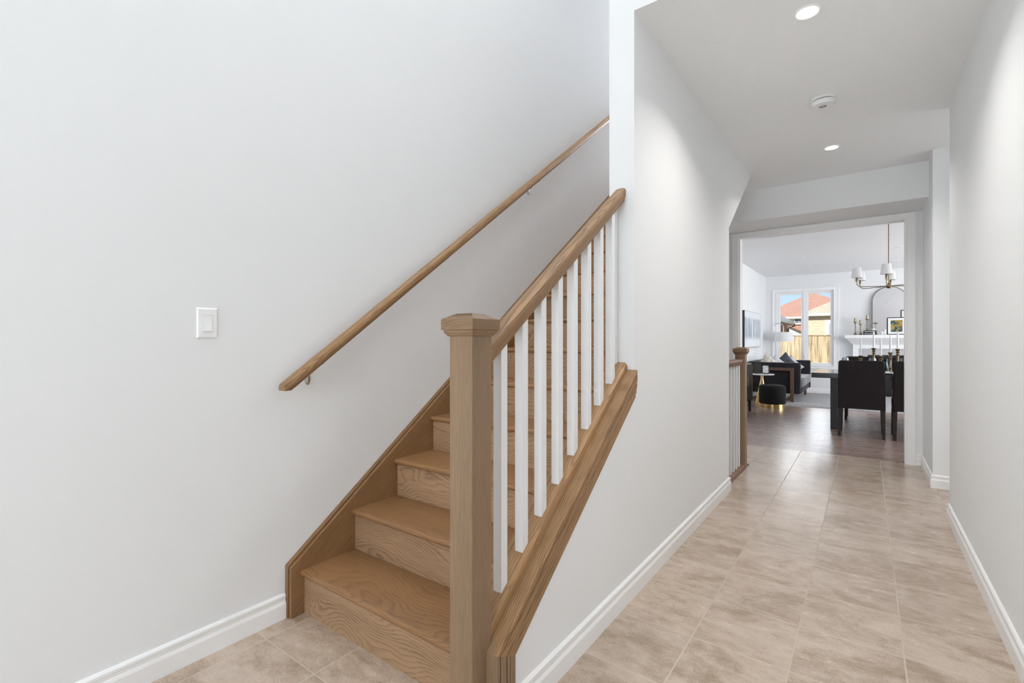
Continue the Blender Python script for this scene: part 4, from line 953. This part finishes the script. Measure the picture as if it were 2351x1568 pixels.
# side table, frames
sd = empty('side_table', (-1.575, 10.10, 0), 'small round white-topped table on a brass cone beside the sofa', 'table')
link('tabletop', lathe(B(), [(0, 0.558), (0.205, 0.558), (0.212, 0.566), (0.205, 0.576), (0, 0.576)], 40), M['marble'], sd, smooth=40)
link('pedestal', lathe(B(), [(0, 0), (0.115, 0), (0.115, 0.006), (0.022, 0.50), (0.030, 0.558), (0, 0.558)], 32), M['gold'], sd, smooth=40)
def rr(w, h, r, n=6):
    out = []
    for cx_, cz_, a0 in ((w / 2 - r, r, -90), (w / 2 - r, h - r, 0), (-w / 2 + r, h - r, 90), (-w / 2 + r, r, 180)):
        out += [(cx_ + r * math.cos(R(a0 + 90 * k / n)), cz_ + r * math.sin(R(a0 + 90 * k / n))) for k in range(n + 1)]
    return out
for (x, y, w_, h_, rz, m_, lb) in ((-1.655, 10.12, 0.145, 0.205, R(10), 'smoked', 'black rounded photo frame with dark picture, the left one on the side table'), (-1.510, 10.10, 0.130, 0.168, R(25), 'photo', 'black rounded photo frame with pale picture, the right one on the side table')):
    e = empty('photo_frame', (x, y, 0.5765), lb, 'picture frame', 'photo frames on the side table'); e.rotation_euler = (R(-8), 0, rz)
    o_, i_ = rr(w_, h_, 0.03), [(a, b + 0.014) for a, b in rr(w_ - 0.028, h_ - 0.028, 0.018)]
    rows = [[(a[0], -0.009, a[1]), (b[0], -0.009, b[1]), (b[0], 0.009, b[1]), (a[0], 0.009, a[1])] for a, b in zip(o_, i_)]; rows.append(rows[0])
    link('frame', sweep(B(), rows), M['black'], e); link('photo', prism(B(), i_, 'y', -0.003, 0.004), M[m_], e)
# pouf
pf = empty('pouf', (-1.355, 9.76, 0), 'round black velvet stool on a gold base', 'stool')
link('cushion', lathe(B(), [(0, 0.07), (0.200, 0.07), (0.214, 0.085), (0.216, 0.36), (0.206, 0.39), (0.17, 0.405), (0, 0.408)], 40), M['velvet'], pf, smooth=50)
link('base_ring', lathe(B(), [(0, 0), (0.190, 0), (0.190, 0.07), (0, 0.07)], 40), M['gold'], pf, smooth=40)
# cabinet
cb = empty('sideboard', (-1.76, 8.30, 0), 'black glossy sideboard with gold edging half hidden by the newel post', 'sideboard')
link('body', box(B(), -0.195, 0.195, -0.74, 0.74, 0.20, 0.815), M['black'], cb, bevel=0.003)
for yy in (-0.37, 0.37):
    d_ = link('door', box(B(), 0.1955, 0.205, yy - 0.36, yy + 0.36, 0.225, 0.79), M['black'], cb)
    k_ = link('handle', box(B(), 0.2055, 0.217, yy - 0.02, yy + 0.0, 0.45, 0.60), M['gold'], cb); k_.parent = d_
b_ = B(); box(b_, 0.196, 0.209, -0.745, 0.745, 0.79, 0.803); box(b_, 0.196, 0.209, -0.745, 0.745, 0.207, 0.220); box(b_, 0.196, 0.209, 0.733, 0.745, 0.22, 0.79); box(b_, 0.196, 0.209, -0.745, -0.733, 0.22, 0.79)
link('gold_edging', b_, M['gold'], cb)
for sx in (-0.16, 0.17):
    for yy in (-0.70, 0.70): link('leg', box(B(), sx - 0.02, sx + 0.02, yy - 0.02, yy + 0.02, 0, 0.20), M['black'], cb)
# floor lamp
fl = empty('floor_lamp', (-1.735, 12.70, 0), 'arched metal floor lamp with a white drum shade before the window', 'lamp')
link('base', lathe(B(), [(0, 0), (0.13, 0), (0.13, 0.018), (0.02, 0.03), (0, 0.03)], 32), M['nickel'], fl, smooth=40)
b_ = B(); tube(b_, [(0, 0, 0.02), (0, 0, 1.50)] + [(0.10 - 0.10 * math.cos(a), 0, 1.52 + 0.09 * math.sin(a)) for a in [PI * q / 10 for q in range(11)]] + [(0.20, 0, 1.36)], 0.009, 10); link('pole', b_, M['nickel'], fl, smooth=60)
b_ = B(); lathe(b_, [(0.195, 1.185), (0.190, 1.400), (0.187, 1.400), (0.192, 1.185)], 40, (0.205, 0, 0)); bmesh.ops.delete(b_, geom=[f for f in b_.faces if len(f.verts) > 6], context='FACES_ONLY'); link('lamp_shade', b_, M['shade'], fl, smooth=60)

# ------------------------------------------------------------------ OUTDOORS
struct('ground', box(B(), -40, 40, 13.3, 90, -0.6, -0.45), M['grassy'], 'lawn and ground behind the house', 'ground')
fn = empty('garden_fence', (-1.5, 20, -0.45), 'cedar board garden fence seen through the window', 'fence')
x = -5.0
bmx = None
link('rail', box(B(), -3.6, 3.6, 0.03, 0.07, 0.3, 0.39), M['fence'], fn); link('rail', box(B(), -3.6, 3.6, 0.03, 0.07, 1.5, 1.59), M['fence'], fn)
x = -3.55
while x < 3.5:
    link('board', box(B(), x, x + 0.137, 0, 0.02, 0.0, 1.84), M['fence'], fn); x += 0.142
link('top_cap', box(B(), -3.6, 3.6, -0.03, 0.09, 1.842, 1.875), M['fence'], fn)

def hip_roof(bm, x0, x1, y0, y1, z, apex, ridge=None, oh=0.35):
    x0 -= oh; x1 += oh; y0 -= oh; y1 += oh
    if ridge: ra_, rb_ = ridge
    else: ra_ = rb_ = ((x0 + x1) / 2, (y0 + y1) / 2)
    v = [bm.verts.new(p) for p in ((x0, y0, z), (x1, y0, z), (x1, y1, z), (x0, y1, z))]
    a = bm.verts.new((ra_[0], ra_[1], apex))
    if ridge and ra_ != rb_:
        b = bm.verts.new((rb_[0], rb_[1], apex))
        bm.faces.new((v[0], v[1], b, a)); bm.faces.new((v[1], v[2], b)); bm.faces.new((v[2], v[3], a, b)); bm.faces.new((v[3], v[0], a))
    else:
        for i in range(4): bm.faces.new((v[i], v[(i + 1) % 4], a))
    bm.faces.new(v[::-1])
# right: peach brick house with tan shingles
h1 = empty('neighbour_house', (-2.5, 30, -0.45), 'peach brick bungalow with tan shingle roof seen in the right window pane', 'house', 'houses beyond the garden fence')
def hp(h, name, bm, m, parent=None, **kw):
    bmesh.ops.translate(bm, verts=bm.verts, vec=-Vector(h.location)); o = link(name, bm, m, parent or h, **kw); return o
hp(h1, 'wall', box(B(), -2.50, 6, 30, 38, -0.45, 2.55), M['brickp'])
b_ = B(); hip_roof(b_, -2.50, 6, 30, 38, 2.66, 5.1, ((1.7, 34), (1.9, 34)), 0.26); hp(h1, 'roof', b_, M['shin_tan'])
hp(h1, 'fascia', box(B(), -2.76, 6.26, 29.70, 29.74, 2.53, 2.68), M['soffitw'])
hp(h1, 'soffit', box(B(), -2.76, 6.26, 29.74, 30.0, 2.53, 2.56), M['soffitw'])
wn_ = hp(h1, 'window', box(B(), -1.70, -0.6, 29.96, 30.0, 1.1, 2.30), M['white']); pn_ = hp(h1, 'pane', box(B(), -1.55, -0.75, 29.95, 29.96, 1.25, 2.15), M['pane']); pn_.parent = wn_
# middle: two-storey house with red-brown hip roof
h2 = empty('neighbour_house', (-4, 45, -0.45), 'tall house with red-brown hip roof rising behind the others', 'house', 'houses beyond the garden fence')
hp(h2, 'wall', box(B(), -7.6, 0.9, 46, 52, -0.45, 3.22), M['stucco'])
b_ = B(); hip_roof(b_, -7.6, 0.9, 46, 52, 3.22, 5.42, ((-3.75, 49), (-3.65, 49)), 0.3); hp(h2, 'roof', b_, M['shin_red'])
hp(h2, 'fascia', box(B(), -7.92, 1.22, 45.66, 45.70, 3.08, 3.24), M['soffitw'])
wn_ = hp(h2, 'window', box(B(), -4.75, -4.1, 45.96, 46.0, 2.62, 3.08), M['white'])
for (xa, za) in ((-4.70, 2.66), (-4.41, 2.66), (-4.70, 2.87), (-4.41, 2.87)):
    p_ = hp(h2, 'pane', box(B(), xa, xa + 0.25, 45.94, 45.96, za, za + 0.18), M['smoked']); p_.parent = wn_
b_ = B(); prism(b_, [(-7.0, 1.2), (-3.2, 1.2), (-3.2, 2.5), (-5.2, 2.5)], 'y', 41, 44.5)
hp(h2, 'porch_roof', b_, M['shin_red'])
hp(h2, 'porch_fascia', box(B(), -5.4, -3.2, 40.9, 41.0, 2.45, 2.58), M['soffitw'])
# left: grey-roofed brick garage corner
h3 = empty('neighbour_house', (-4, 24, -0.45), 'red brick house corner with grey roof and dark downspout in the left pane', 'house', 'houses beyond the garden fence')
hp(h3, 'wall', box(B(), -9.5, -3.66, 21.3, 31.9, -0.45, 2.16), M['brickr'])
b_ = B()
v_ = [b_.verts.new(p) for p in ((-9.85, 21.0, 2.30), (-3.31, 21.0, 2.30), (-3.31, 32.2, 2.30), (-9.85, 32.2, 2.30), (-6.58, 23.0, 4.45), (-6.58, 28.9, 4.45))]
for f in ((0, 1, 4), (1, 2, 5, 4), (2, 3, 5), (3, 0, 4, 5), (3, 2, 1, 0)): b_.faces.new([v_[i] for i in f])
hp(h3, 'roof', b_, M['shin_grey'])
b_ = B(); box(b_, -3.37, -3.30, 21.0, 32.2, 2.16, 2.30); box(b_, -9.85, -3.37, 32.12, 32.2, 2.16, 2.30); hp(h3, 'fascia', b_, M['soffitw'])
hp(h3, 'soffit', box(B(), -3.66, -3.37, 21.0, 32.12, 2.16, 2.18), M['soffitw'])
b_ = B(); tube(b_, [(-3.30, 32.0, 2.22), (-3.30, 32.0, 2.10), (-3.60, 31.8, 1.95), (-3.60, 31.8, -0.4)], 0.05, 8); hp(h3, 'downspout', b_, M['gutter'], smooth=60)
b_ = B(); prism(b_, [(-4.6, 1.3), (-4.6, 2.30), (-3.3, 1.62), (-3.3, 1.3)], 'y', 40.2, 40.8); hp(h2, 'gable', b_, M['stucco'])
b_ = B(); prism(b_, [(-4.75, 2.36), (-4.75, 2.45), (-3.1, 1.58), (-3.1, 1.49)], 'y', 40.0, 40.9); hp(h2, 'gable_fascia', b_, M['walnut'])
